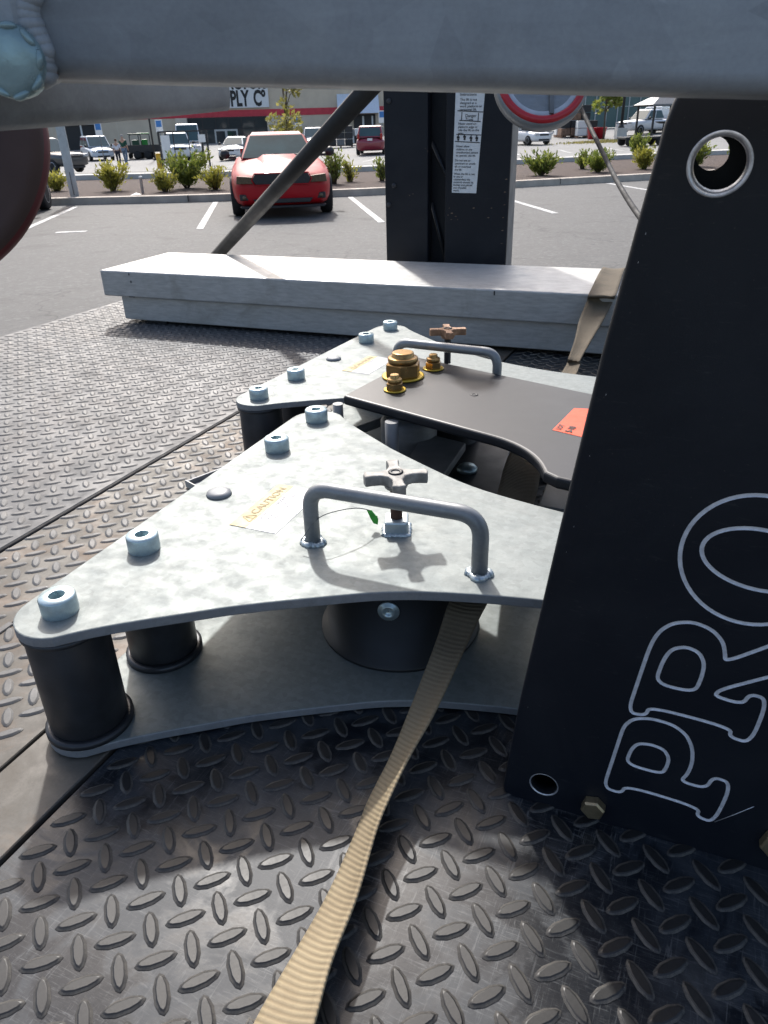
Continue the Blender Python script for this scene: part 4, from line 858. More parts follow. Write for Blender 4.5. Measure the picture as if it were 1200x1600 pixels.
m = MB(); m.prism(FP, ZT - .011, ZT, ms=1); tp = m.build('top_plate', [GALV, GALV_EDGE], unit, bevel=.0013)
m = MB(); m.prism(FP, .003, .013, ms=1); m.build('bottom_plate', [GALV, GALV_EDGE], unit, bevel=.0013)
m = MB(); m.box(.05, .45, -.05, .05, 0.0, .003); m.build('skid_pad', STEEL_DK, unit)
for y in (-.2751, -.148, .150, .2751):
    m = MB(); m.lathe([(.036, .018), (.0395, .024), (.0395, ZT - .018), (.037, ZT - .0115)], 40, Matrix.Translation((0, y, 0))); sp_ = m.build('roller', STEEL_DK, unit)
    m = MB(); m.lathe([(.0405, .0132), (.0445, .0135), (.0445, .0195), (.041, .0205)], 40, Matrix.Translation((0, y, 0))); m.build('flange', STEEL_DK, sp_)
    m = MB(); m.lathe([(.0415, ZT - .017), (.0425, ZT - .016), (.0425, ZT - .0112)], 40, Matrix.Translation((0, y, 0))); m.build('flange', STEEL_DK, sp_)
    m = MB(); M = Matrix.Translation((0, y, ZT))
    m.lathe([(.0172, .0002), (.0176, .003), (.0176, .0175), (.0164, .0195), (.0085, .0195)], 36, M, cap=False)
    hexr = [(.0082 * cos(R_(60 * i + 10)), .0082 * sin(R_(60 * i + 10))) for i in range(6)]
    m.lathe([(.0085, .0195), (.0080, .0188), (.0078, .0095), (.0005, .0092)], 6, M @ Matrix.Rotation(.3, 4, 'Z'), smooth=False, cap=False)
    m.lathe([(.0086, .01951), (.0079, .0194)], 36, M, cap=False)
    bo = m.build('socket_bolt', ZINC, unit)
m = MB(); m.lathe([(.0165, 0), (.0155, .0035), (.010, .0055), (.002, .006)], 20, Matrix.Translation((.002, -.003, ZT))); m.build('plug_weld', GALV_EDGE, unit)
DX, DYY, DR = .245, .004, .090
m = MB(); m.lathe([(DR + .006, .0132), (DR + .008, .014), (DR + .008, .0185), (DR, .0195), (DR, ZT - .0112)], 56, Matrix.Translation((DX, DYY, 0))); dr = m.build('pivot_drum', simple('black_drum', (.012, .0125, .014), .5, .1, .2, 20, .1), unit)
ba = R_(-76); dpos = Vector((DX + (DR + .0005) * cos(ba), DYY + (DR + .0005) * sin(ba), .094))
m = MB(); M = frame(dpos, (-sin(ba), cos(ba), 0), (0, 0, 1)); m.lathe([(.0118, -.001), (.0124, .0008), (.0118, .002), (.0085, .0022), (.0082, .0034), (.0050, .0036), (.0046, .0012), (.0005, .001)], 24, M, cap=False); m.build('drum_bolt', ZINC, dr)
# handle
hy = -.0705; hh = .0685
m = MB(); m.tube(fillet([(.1716, hy, ZT - .001), (.1716, hy, ZT + hh), (.3637, hy, ZT + hh), (.3637, hy, ZT - .001)], .026, 10), .0086, 20); hd = m.build('handle', GALV_ROD, unit)
for x in (.1716, .3637):
    m = MB(); rnd = random.Random(int(x * 1000))
    pth, rad_ = [], []
    for i in range(49):
        a = 2 * pi * i / 48; q_ = .0098 + .0012 * sin(3 * a + x * 50) + .0005 * sin(17 * a); pth.append((x + q_ * cos(a), hy + q_ * sin(a), ZT + .0005)); rad_.append(.0044 + .0009 * sin(4 * a + 1) + .0005 * sin(19 * a))
    m.tube(pth, rad_, 10)
    m.build('weld_bead', WELD, hd)
# star knob on its stud and nut
KX, KY = .2493, -.0119
def star(Rt=.0345, wt=.0068, rv=.0135):
    P = []
    for k in range(4):
        a = R_(90 * k + 28); u = Vector((cos(a), sin(a))); v = Vector((-sin(a), cos(a)))
        for (q, w_) in ((.018, -.0058), (.027, -.0062), (Rt, -wt * 1.15), (Rt + .0015, 0), (Rt, wt * 1.15), (.027, .0062), (.018, .0058)): p = u * q + v * w_; P.append((p.x, p.y))
        b = a + R_(45); P.append((rv * cos(b), rv * sin(b)))
    return P
m = MB(); m.prism(star(), ZT + .060, ZT + .073, M=Tz(KX, KY)); m.lathe([(.012, ZT + .054), (.0145, ZT + .060)], 20, Tz(KX, KY)); kn = m.build('star_knob', CASTKNOB, unit, bevel=.0016)
m = MB(); m.lathe([(.0072, ZT + .0732), (.0085, ZT + .0738), (.0062, ZT + .0745), (.0045, ZT + .0738), (.0042, ZT + .0732)], 20, Tz(KX, KY), cap=False); m.build('knob_ring', DARK, kn)
m = MB(); pr = []
for i in range(22): pr += [(.0062, ZT + .012 + i * .002), (.0070, ZT + .013 + i * .002)]
m.lathe(pr, 16, Tz(KX, KY)); m.build('threaded_stud', RUST, unit)
m = MB(); m.prism([(-.0135, -.0135), (.0135, -.0135), (.0135, .0135), (-.0135, .0135)], ZT - .001, ZT + .0165, M=Tz(KX, KY, 0, .35)); nu = m.build('square_nut', WELD, unit, bevel=.0025)
m = MB(); rnd = random.Random(5)
pth, rad_ = [], []
for i in range(65):
    u = (i % 64) / 64 * 4; k = int(u); f = u - k; c4 = [(-.0142, -.0142), (.0142, -.0142), (.0142, .0142), (-.0142, .0142)]; p = Vector(c4[k]).lerp(Vector(c4[(k + 1) % 4]), f); p.rotate(Matrix.Rotation(.35, 2)); pth.append((KX + p.x, KY + p.y, ZT)); rad_.append(.0028 + .0006 * sin(i * 1.9) + .0005 * sin(i * .6))
m.tube(pth, rad_, 8)
m.build('weld_bead', WELD, nu)
# caution label: x grows with s, text runs along t
m = MB(); m.box(.064, .122, -.068, .049, ZT, ZT + .0005); la = m.build('caution_label', LABELG, unit)
m = MB(); m.box(.0595, .0815, -.068, .049, ZT + .0005, ZT + .0008); m.build('yellow_band', LABELY, la)
TL = lambda x, y: frame((x, y, ZT + .0012), (0, 1, 0), (-1, 0, 0))
text_mesh('\u26a0CAUTION', .0145, 'print', INKY, la, TL(.0765, -.056), 0, 'LEFT', .0002, 1.15)
text_mesh('PINCH POINT HAZARD.', .0068, 'print', INKG, la, TL(.0885, -.060), 0, 'LEFT', 0, 1.2)
text_mesh('KEEP HANDS AND FEET CLEAR\nOF ROLLERS AND PIVOT WHEN\nMOVING THE UNIT.', .0056, 'print', INKG, la, TL(.097, -.060), 0, 'LEFT', 0, 1.15, 1.25)
rear = copy_tree(unit)
rear.location = (-.0938, 1.4779, ZD); rear.rotation_euler = (0, 0, -R_(27.6)); rear.scale = (.943, .943, .943)
rear['label'] = 'farther galvanized roller unit with brown star knob, partly under the black plate'
for ch in rear.children:
    if ch.name.startswith('star_knob'):
        ch.data = ch.data.copy(); ch.data.materials[0] = RUSTKNOB
        ch.location = (.020, 0, .020)
    if ch.name.startswith('threaded_stud'):
        ch.data = ch.data.copy(); ch.data.materials[0] = DARK; ch.scale = (1, 1, 1.12); ch.location = (.020, 0, -.008)
    if ch.name.startswith('square_nut'): ch.location = (.020, 0, 0)
    if ch.name.startswith('handle'):
        m = MB(); m.tube(fillet([(.187, hy, ZT - .001), (.187, hy, ZT + hh + .004), (.392, hy, ZT + hh + .004), (.392, hy, ZT - .001)], .026, 10), .0086, 20)
        tmp = m.build('handle', GALV_ROD); ch.data = tmp.data; bpy.data.objects.remove(tmp)
        for k_, gch in enumerate(ch.children): gch.location = (.0154 if gch.data.vertices[0].co.x < .27 else .0283, 0, 0)
# green tag on wire at the near handle
A_ = atz(470, 845, ZD + ZT + .012); B_ = atz(520, 800, ZD + ZT + .035); C_ = atz(580, 798, ZD + ZT + .022)
tg = empty('seal_tag', C_, 0, 'small bright green seal tag wired to the near handle', 'tag')
m = MB(); m.tube([p - C_ for p in smoothline([A_, A_.lerp(B_, .5) + Vector((0, 0, .008)), B_, B_.lerp(C_, .6) + Vector((0, 0, .004)), C_], 5)], .0006, 5); m.build('wire', STEEL_GREY, tg)
m = MB(); M = frame((0, 0, 0), (.35, -.94, -.2), (-.25, -.25, .94)) 
M = frame((.002, -.002, -.007), (.80, -.45, .30), (-.35, .25, .9)); c1 = [(-.0055, .010), (.0005, .0085), (.0045, .0015), (.0062, .001), (.0060, -.004), (.0035, -.0095), (-.0015, -.0075), (-.0035, -.001)]
m.prism(c1, 0, .0010, M=M); m.build('flag', GREENTAG, tg)

# ------------------------------------------------------------------ black pivot plate with brass nuts
ZB = 1.13
bp = empty('pivot_bracket', (.2, 1.05, ZD), 0, 'satin black bracket plate with three yellow nuts and an orange label', 'bracket')
def W(x, y, z=0): return (x - .2, y - 1.05, z)
cv = [(v.x, v.y) for v in fillet([(-.0621, 1.1482, 0), (.2005, .9155, 0), (.2005, .78, 0)], .15, 16)[1:-1]]
CF = atz(940, 618, 1.13)
poly = [(-.0621, 1.1482)] + cv + [(.2005, .835), (.212, .817), (.2294, .8057), (.40, .68), (CF.x + .20, CF.y - .17), (CF.x, CF.y), (.0681, 1.361)]
poly = [(a - .2, b - 1.05) for a, b in poly]
m = MB(); m.prism(poly, ZB - ZD - .016, ZB - ZD, ms=1); m.build('top_plate', [BLACKP2, BLACKP], bp, bevel=.005, seg=4)
zb = ZB - ZD
def nut(x, y, R, hn, rw, hw_, rs, hs, nm):
    M = Matrix.Translation(W(x, y, zb))
    m = MB(); m.lathe([(rw * .97, 0.0002), (rw, .001), (rw, hw_ - .0006), (rw * .94, hw_)], 32, M); o = m.build('washer', BRASSY, bp)
    m = MB(); m.lathe([(R * .97, hw_ + .0001), (R, hw_ + hn * .06), (R, hw_ + hn * .9), (R * .86, hw_ + hn)], 6, M @ Matrix.Rotation(.35, 4, 'Z'), smooth=False); m.build('hex_nut', BRASS, o)
    m = MB(); z0 = hw_ + hn
    m.lathe([(R * .80, z0 + .0002), (R * .84, z0 + hs * .12), (R * .84, z0 + hs * .42), (R * .78, z0 + hs * .5), (rs * 1.05, z0 + hs * .52), (rs, z0 + hs * .6), (rs, z0 + hs * .92), (rs * .86, z0 + hs)], 28, M); m.build('stud_end', BRASS, o)
nut(.0395, 1.238, .031, .023, .0365, .004, .019, .017, 'b'); nut(.0234, 1.167, .0145, .011, .0185, .003, .0075, .013, 's'); nut(.0945, 1.279, .0145, .011, .0185, .003, .0075, .013, 's')
m = MB(); m.lathe([(.0065, .0002), (.0062, .0009), (.003, .001), (.0028, .0003)], 16, Matrix.Translation(W(.1498, 1.1332, zb)), cap=False); m.lathe([(.003, .0004), (.0002, .0004)], 16, Matrix.Translation(W(.1498, 1.1332, zb)), cap=False); m.build('pilot_hole_rim', DARK, bp)
q = [atz(863, 672, ZB), atz(930, 688, ZB), atz(960, 641, ZB), atz(897, 638, ZB)]
m = MB(); V = [Vector(W(p.x, p.y, zb + .0004)) for p in q]; m.add(V + [v - Vector((0, 0, .0004)) for v in V], [(0, 1, 2, 3), (0, 4, 5, 1), (1, 5, 6, 2), (2, 6, 7, 3), (3, 7, 4, 0)]); ol = m.build('orange_label', LABELO, bp)
ux = (V[3] - V[0]).normalized()
text_mesh('5-10', .013, 'print', INK, ol, frame(V[0] + (V[1] - V[0]) * .42 + ux * .005 + Vector((0, 0, .0008)), ux, Vector((-ux.y, ux.x, 0))), 0, 'LEFT', .0006)
text_mesh('LOT', .011, 'print', INK, ol, frame(V[0] + (V[1] - V[0]) * .16 + ux * .006 + Vector((0, 0, .0008)), ux, Vector((-ux.y, ux.x, 0))), 0, 'LEFT', .0003)
text_mesh('48995', .012, 'print', INK, ol, frame(V[0] + (V[1] - V[0]) * .80 + ux * .004 + Vector((0, 0, .0008)), ux, Vector((-ux.y, ux.x, 0))), 0, 'LEFT', .0002)
for px, py, r in ((612, 662, .0105), (528, 634, .0085)):
    p = atz(px, py, ZB - .02); m = MB(); m.tube([W(p.x, p.y, .004), W(p.x, p.y, zb - .0165)], r, 18); m.build('post', STEEL_GREY, bp)
# lower frame under the plate
p = atz(640, 705, ZD + .03)
m = MB(); m.lathe([(.05, .004), (.052, .006), (.052, .085), (.046, .09), (.03, .09)], 36, Matrix.Translation(W(p.x, p.y + .02, 0))); m.build('hub', GALV_EDGE, bp)
a, b, c, d = atz(600, 770, ZD + .06), atz(660, 790, ZD + .06), atz(728, 692, ZD + .06), atz(664, 676, ZD + .06)
m = MB(); m.prism([(v.x - .2, v.y - 1.05) for v in (a, b, c, d)], .045, .06); m.build('lower_arm', STEEL_GREY, bp, bevel=.002)
a, b, c, d = atz(650, 800, ZD + .02), atz(775, 790, ZD + .02), atz(798, 700, ZD + .02), atz(690, 670, ZD + .02)
m = MB(); m.prism([(v.x - .2, v.y - 1.05) for v in (a, b, c, d)], .004, .02); m.build('base_plate', STEEL_DK, bp, bevel=.002)
p = atz(730, 728, ZD + .03)
m = MB(); m.lathe([(.004, .02), (.018, .021), (.0185, .026), (.014, .031), (.003, .033)], 28, Matrix.Translation(W(p.x, p.y, 0))); m.build('domed_bolt', ZINC, bp)
m = MB(); m.tube([tuple(Vector(W(v.x, v.y, v.z - ZD))) for v in smoothline([atz(500, 690, ZD + .03), atz(560, 672, ZD + .04), atz(606, 655, ZD + .045), atz(650, 640, ZD + .045)], 5)], .009, 14); m.build('grey_pipe', GALV_EDGE, bp)
a, b, c, d = atz(840, 790, ZD + .05), atz(905, 800, ZD + .05), atz(930, 740, ZD + .05), atz(865, 730, ZD + .05)
m = MB(); m.prism([(v.x - .2, v.y - 1.05) for v in (a, b, c, d)], .005, .05); m.build('side_block', STEEL_GREY, bp, bevel=.002)
# small channel bracket peeping out at left of the near unit
q = [atz(297, 735, ZD + .03), atz(352, 715, ZD + .03), atz(372, 760, ZD + .03), atz(318, 772, ZD + .03)]
cb = empty('channel_bracket', (q[0].x, q[0].y, ZD), 0, 'small grey channel bracket peeping out left of the nearest roller unit', 'bracket')
e1 = (q[1] - q[0]); e1.z = 0; L1 = e1.length; e1.normalize(); e2 = Vector((-e1.y, e1.x, 0)); M = frame((0, 0, 0), e1, e2)
m = MB(); m.box(-.01, L1 + .12, -.004, .0, .0015, .014, M=M); m.build('flange', GALV_EDGE, cb, bevel=.001)
m = MB(); m.box(-.01, L1 + .12, -.06, -.056, .0015, .014, M=M); m.build('flange', GALV_EDGE, cb, bevel=.001)
m = MB(); m.box(-.01, L1 + .12, -.056, -.004, .0015, .006, M=M); m.build('web', GALV_EDGE, cb, bevel=.001)
m = MB(); m.box(-.013, -.0101, -.062, .002, .0012, .015, M=M); m.build('end_plate', GALV_BOX, cb, bevel=.001)

# ------------------------------------------------------------------ long galvanized box across the bed
fl_, fr_ = atz(155, 422, ZD + .17), atz(975, 462, ZD + .17)
e1 = (fr_ - fl_); e1.z = 0; e1.normalize(); e2 = Vector((-e1.y, e1.x, 0))
gb = empty('steel_box', (fl_.x, fl_.y, ZD), math.atan2(e1.y, e1.x), 'long galvanized steel box with an overhanging lid lying across the bed', 'box')
BL, BD = 2.0, .375
m = MB(); m.box(.055, BL - .055, .016, BD - .016, .013, .0885); m.build('body', GALV_BOX, gb, bevel=.003)
for x in (.12, .95, 1.75):
    m = MB(); m.box(x, x + .08, .04, BD - .04, .0005, .0128); m.build('foot_strip', STEEL_DK, gb)
m = MB(); m.box(0, BL, 0, BD, .089, .17); ld = m.build('lid', GALV_BOX, gb, bevel=.005, seg=3)
m = MB()
for x, z0, z1 in ((.115, .158, .165), (.118, .135, .142), (1.30, .155, .166)): m.box(x - .0015, x + .0015, -.0012, .0, z0, z1)
m.build('lid_seam', STEEL_DK, gb)
m = MB(); m.box(.10, .122, -.0012, .001, .0895, .0915); m.build('rivet_mark', DARK, gb)

# ------------------------------------------------------------------ black mast behind the box
MY = 2.53
def mloc(s, t): v = ds * s + dt * t; return v
p_l, p_r = aty(604, 405, 2.62), aty(790, 408, 2.50)
mx = (p_r - p_l); mx.z = 0; mw = mx.length; mx.normalize(); my = Vector((-mx.y, mx.x, 0))
mast = empty('lift_mast', (p_l.x, p_l.y, 0), math.atan2(mx.y, mx.x), 'black double-column steel lift mast behind the long steel box', 'mast')
k = mw
m = MB(); m.box(0, .355 * k, 0, .055, .3, 1.72); m.build('column', BLACKP, mast, bevel=.004, label=None) if False else m.build('column', BLACKP, mast, bevel=.004)
m = MB(); m.box(.495 * k, k, 0, .012, .3, 1.72); m.box(.495 * k, .495 * k + .012, .012, .07, .3, 1.72); c2 = m.build('column', BLACKP, mast, bevel=.003)
m = MB(); m.box(k - .012, k + .0, .0125, .15, .3, 1.72); m.build('column_side', STEEL_GREY, mast, bevel=.003)
m = MB(); m.box(.30 * k, .60 * k, .075, .085, .3, 1.72); m.build('back_plate', BLACKP, mast)
m = MB(); m.tube([(.35 * k, .062, 1.46), (.60 * k, .062, 1.26)], .006, 8); m.tube([(.35 * k, .062, 1.28), (.49 * k, .062, 1.08)], .006, 8); m.build('brace_rod', STEEL_DK, mast)
def mp(px, py):                             # photo column/row on the mast face -> local x, z
    P = atp(px, py, Vector((p_l.x, p_l.y, 1)), my); return (P - Vector((p_l.x, p_l.y, 0))).dot(mx), P.z
for px, py in ((606, 158), (606, 320), (614, 290)):
    x, z = mp(px, py); m = MB(); m.lathe([(.004, 0), (.0075, -.001), (.0075, -.004), (.004, -.005)], 16, frame((x + .004, 0, z), (1, 0, 0), (0, 0, 1)) @ Matrix.Scale(-1, 4, (0, 0, 1)), cap=True); m.build('bolt_head', STEEL_DK, mast)
# chips of paint showing rust
rnd = random.Random(4); m = MB()
for px, py in ((665, 232), (668, 236), (702, 325), (706, 333), (712, 338), (705, 343), (715, 343), (700, 336), (791, 280), (788, 320), (786, 340), (785, 360), (784, 380), (789, 300), (640, 305), (645, 303), (740, 325), (768, 325), (763, 340)):
    x, z = mp(px, py); a, b = rnd.uniform(.001, .005), rnd.uniform(.0006, .0018); m.add([(x - a, -.0006, z - b * .3), (x, -.0006, z - b), (x + a, -.0006, z), (x + a * .2, -.0006, z + b)], [(0, 1, 2, 3)])
m.build('paint_chip', simple('chipped_rust', (.22, .15, .10), .7), mast)['kind'] = 'stuff'
# notice sticker
x0, zt_ = mp(713, 120); x1, _ = mp(760, 120); xb0, zb_ = mp(706, 301); xb1, _ = mp(744, 303)
m = MB(); q = [(xb0, -.0004, zb_), (xb1, -.0004, zb_ - .002), (x1, -.0004, zt_), (x0, -.0004, zt_)]; m.add(q + [(a, 0.0006, c) for a, b, c in q], [(0, 1, 2, 3), (0, 4, 5, 1), (1, 5, 6, 2), (2, 6, 7, 3), (3, 7, 4, 0)]); stk = m.build('sticker', LABELW, mast)
lean = Vector((x0 - xb0, 0, zt_ - zb_)).normalized(); sd = Vector((lean.z, 0, -lean.x))
def spr(px, py, body, size, spacing=1.0): 
    x, z = mp(px, py); text_mesh(body, size, 'print', INK, stk, frame((x, -.0012, z), sd, lean), 0, 'LEFT', .0001, 1.0, spacing)
spr(719, 149.5, 'Instructions', .0105); spr(719, 157.5, 'The lift is not\ndesigned as a\nwork platform or\npersonnel lift.', .0095, .92)
spr(727, 183, 'Danger\nZone', .0115, .85); spr(716, 195, 'Never stand on\nplatform edge or\nride the lift on the\nsides.', .0088, .98)
spr(713, 230, 'Never allow\nchildren or any\nunauthorized person\nto operate this lift.', .0082, 1.05); spr(711, 252, 'Do not use an\nunknown or unsafe\nlift or overload\nthe lift.', .0084, 1.05)
spr(709, 273, 'When the lift is not\nin use or\nunattended, the\ncontrols should be\nlocked and placed\nout of public\nreach.', .0084, .95)
def sline(a, b, wd=.0012):
    (xa, za), (xb, zb2) = mp(*a), mp(*b); d = Vector((xb - xa, 0, zb2 - za)).normalized(); nn = Vector((-d.z, 0, d.x)) * wd
    return [(xa - nn.x, -.0011, za - nn.z), (xb - nn.x, -.0011, zb2 - nn.z), (xb + nn.x, -.0011, zb2 + nn.z), (xa + nn.x, -.0011, za + nn.z)]
m = MB()
for a, b in (((715, 173), (755, 175)), ((718, 188), (751, 190)), ((722, 175), (721, 188)), ((748, 176), (747, 189)), ((713, 210), (752, 211)), ((711, 221), (750, 223))): m.add(sline(a, b), [(0, 1, 2, 3)])
for px, py in ((716, 216), (726, 215), (736, 217), (745, 217)):      # little pictograms: head and body
    for dy, dx in ((-4, .8), (-1.5, 2.2), (2, 1.4)): m.add(sline((px - dx, py + dy), (px + dx, py + dy + .4), .0028), [(0, 1, 2, 3)])
m.build('pictogram', INK, stk)

# ------------------------------------------------------------------ diagonal black bar
a = aty(338, 400, 2.95); b = aty(600, 112, 1.78); d = (b - a); lo = a - d * ((a.z - ZD - .002) / d.z); hi = b + d * .03
o = empty('support_bar', lo, 0, 'black diagonal support bar crossing in front of the red coupe', 'bar')
m = MB(); m.tube([Vector(), (hi - lo)], .0215, 10); m.build('bar', simple('matt_black_bar', (.010, .0098, .0095), .6, 0, .4, 20, .3, 80), o)
m = MB(); m.box(-.05, .05, -.04, .04, 0, .012); m.build('foot_plate', DARK, o, bevel=.003)
m = MB(); M = (hi - lo); m.tube([M, M * 1.02], .034, 12); m.build('end_cap', DARK, o)

# ------------------------------------------------------------------ round red-ringed reflector and cable
RY = 2.15
c = EYE + ray(848, 121) * 1.75; k = 1.75 / F
o = empty('round_reflector', c, 0, 'round grey reflector disc with a red ring in front of the mast', 'reflector')
M = frame((0, 0, 0), cr, -cd)
m = MB(); m.lathe([(74 * k, -.035), (75 * k, -.02), (74 * k, -.004), (66 * k, -.002)], 56, M); m.build('housing', GALV_ROD, o)
m = MB(); m.lathe([(71 * k, -.003), (70 * k, .004), (63 * k, .006), (60.5 * k, .003), (60 * k, -.002)], 56, M, cap=False); m.build('red_ring', REDP, o)
m = MB(); m.lathe([(60 * k, .0), (57 * k, .002), (50 * k, -.004), (48 * k, -.008), (.001, -.002)], 56, M, cap=False); m.build('face', simple('reflector_face', (.42, .45, .50), .5, .1, .12, 30), o)
m = MB(); m.box(10 * k, 17 * k, -58 * k, 58 * k, -.003, .007, M=M); m.build('stem', STEEL_GREY, o, bevel=.001)
m = MB(); m.tube([(0, .02, .05), (0, .12, .12), (0, .3, .2)], .015, 10); m.build('bracket_arm', DARK, o)
pts = [aty(900, 150, 2.12), aty(908, 170, 2.1), aty(925, 205, 2.0), aty(945, 245, 1.85), aty(968, 290, 1.65), aty(1003, 343, 1.42), aty(1060, 400, 1.15), atz(1120, 640, ZD + .01)]
m = MB(); p0 = pts[0]; m.tube([p - p0 for p in smoothline(pts, 6)], .0055, 8); tag(m.build('cable', RUBBER, loc=p0), 'thin black cable sagging from the reflector to the lettered panel', 'cable')

# ------------------------------------------------------------------ black lettered panel
A = atz(790, 1240, ZD); pa = R_(113.0); pu = Vector((sin(pa), cos(pa), 0)); pz = Vector((0, 0, 1)); pn = Vector((-pu.y, pu.x, 0))   # pn points away from the camera
panel = empty('lettered_panel', (A.x, A.y, ZD), math.atan2(pu.y, pu.x), 'tall black steel panel with outlined capital letters standing at right', 'panel')
# local: x along u, z up, y away from camera
out = [(.008, -.004)] + [(.30, -.001), (.34, .02), (.34, .556)] + [(.222, .571), (.16, .5785)] + [(v.x, v.y) for v in fillet([(.16, .5785, 0), (.0705, .5845, 0), (.0650, .565, 0), (.0564, .5079, 0)], .016, 6)[1:-1]] + [(.0564, .508), (.0445, .4275), (.0285, .293), (.0085, .1143)] + [(v.x, v.y) for v in fillet([(.0085, .1143, 0), (-.0015, -.0035, 0), (.04, -.004, 0)], .012, 6)[1:-1]]
out = out[1:]
holeC, holeR = (.0948, .5440), .0152
hole2C, hole2R = (.0345, .0255), .0125
Pg = chaikin([(.0862, .0432), (.0895, .0735), (.0925, .102), (.0945, .1190), (.1010, .1290), (.114, .1335), (.131, .1325), (.1425, .1255), (.1490, .1130), (.1512, .0985), (.1500, .0850), (.1455, .0740), (.1655, .0735), (.1690, .0885), (.1835, .0862), (.1778, .0375), (.1640, .0392), (.1645, .0500), (.1045, .0525), (.1010, .0415)], 3, .22)
Pi = chaikin([(.1010, .0775), (.1030, .0945), (.1075, .1035), (.1180, .1060), (.1285, .1040), (.1335, .0960), (.1330, .0850), (.1300, .0765)], 3, .22)
Rg = chaikin([(.0955, .1340), (.0995, .1700), (.1035, .2050), (.1080, .2200), (.1165, .2300), (.1300, .2345), (.1440, .2310), (.1530, .2220), (.1560, .2120), (.1575, .2045), (.1824, .2259), (.1985, .2395), (.2045, .232), (.2045, .203), (.1965, .2050), (.1877, .1989), (.1500, .1715), (.1758, .1682), (.1792, .1800), (.1918, .1785), (.1885, .1325), (.1729, .1338), (.1727, .1430), (.1112, .1455), (.1095, .1350)], 3, .22)
Ri = chaikin([(.1120, .1700), (.1145, .1930), (.1190, .2060), (.1290, .2110), (.1390, .2080), (.1440, .1985), (.1440, .1850), (.1415, .1695)], 3, .22)
Og = [(.1605 + .0482 * cos(a) + .002 * sin(a), .2930 + .0512 * sin(a) - .004 * cos(a)) for a in [2 * pi * i / 56 for i in range(56)]]
Oi = [(.1640 + .0382 * cos(a), .2952 + .0236 * sin(a) - .003 * cos(a)) for a in [2 * pi * i / 48 for i in range(48)]]
def offset(P, d):
    a = sum(P[i][0] * P[(i + 1) % len(P)][1] - P[(i + 1) % len(P)][0] * P[i][1] for i in range(len(P)))
    if a < 0: P = P[::-1]
    o = []
    for i in range(len(P)):
        p, q, r = Vector(P[i - 1]), Vector(P[i]), Vector(P[(i + 1) % len(P)])
        n1 = Vector(((q - p).y, -(q - p).x)).normalized(); n2 = Vector(((r - q).y, -(r - q).x)).normalized(); nn = (n1 + n2).normalized(); c_ = max(.6, nn.dot(n1)); o.append(tuple(q + nn * d / c_))
    return o
GW = .0015; GD = .0012
loops = [('out', out), ('hole', arc(*holeC, holeR + .0022, 0, 360, 48)[:-1]), ('hole', arc(*hole2C, hole2R + .0008, 0, 360, 32)[:-1])]
for P in (Pg, Pi, Rg, Ri, Og, Oi): loops += [('go', offset(P, GW)), ('gi', offset(P, -GW))]
V2, E2, own = [], [], []
for kx, (kd, P) in enumerate(loops):
    k0 = len(V2); V2 += [Vector(p) for p in P]; E2 += [(k0 + i, k0 + (i + 1) % len(P)) for i in range(len(P))]; own.append((k0, len(P)))
ov, oe, of, oiv, _, _ = delaunay_2d_cdt(V2, E2, [], 0, 1e-7)
def inside(p, P):
    c_ = False; x, y = p
    for i in range(len(P)):
        (x0, y0), (x1, y1) = P[i - 1], P[i]
        if (y0 > y) != (y1 > y) and x < (x1 - x0) * (y - y0) / (y1 - y0) + x0: c_ = not c_
    return c_
front = MB()
ff, gf = [], []
for f in of:
    c_ = sum((ov[i] for i in f), Vector((0, 0))) / len(f); c_ = (c_.x, c_.y)
    if not inside(c_, loops[0][1]) or inside(c_, loops[1][1]) or inside(c_, loops[2][1]): continue
    g_ = any(inside(c_, loops[i][1]) != inside(c_, loops[i + 1][1]) for i in range(3, len(loops), 2))
    if g_: gf.append((next(i for i in range(3, len(loops), 2) if inside(c_, loops[i][1]) != inside(c_, loops[i + 1][1])), list(f)))
    else: ff.append(list(f))
def flip(f, V):
    a, b, c_ = (V[i] for i in f[:3]); return f if (b - a).cross(c_ - a) > 0 else f[::-1]
front.add([(v.x, 0, v.y) for v in ov], [flip(f, ov) for f in ff])
for i0 in range(3, len(loops), 2):
    floor_ = MB(); fs = [f for k_, f in gf if k_ == i0]; ids = sorted({i for f in fs for i in f}); mp_ = {a: i for i, a in enumerate(ids)}
    floor_.add([(ov[i].x, GD, ov[i].y) for i in ids], [[mp_[i] for i in flip(f, ov)] for f in fs])
    for kd, P in loops[i0:i0 + 2]:
        n = len(P); floor_.add([(x, 0, z) for x, z in P] + [(x, GD, z) for x, z in P], [(i, (i + 1) % n, n + (i + 1) % n, n + i) for i in range(n)], smooth=True)
    floor_.build('letter_outline', GROOVE, panel)
fp = front.build('front_plate', BLACKP, panel)
# rolled rim and walls of the box section
n = len(out); PD = .052
rim = MB(); prof = [(0.0, 0.0), (.0012, .0004), (.0026, .002), (.003, .005), (.003, PD)]
rings = [[(x, yy, z) for x, z in offset(out, dx)] for dx, yy in prof]
flat = [p for r in rings for p in r]
rim.add(flat, [(a * n + i, a * n + (i + 1) % n, (a + 1) * n + (i + 1) % n, (a + 1) * n + i)[::-1] for a in range(len(prof) - 1) for i in range(n)], smooth=True)
rim.build('side_wall', BLACKP, panel)
bk_loops = [offset(out, .003), arc(holeC[0] - .0050, holeC[1] + .0036, .0096, 0, 360, 40)[:-1]]
V2, E2 = [], []
for P in bk_loops:
    k0 = len(V2); V2 += [Vector(p) for p in P]; E2 += [(k0 + i, k0 + (i + 1) % len(P)) for i in range(len(P))]
bv, _, bf, _, _, _ = delaunay_2d_cdt(V2, E2, [], 0, 1e-7)
m = MB(); keep = []
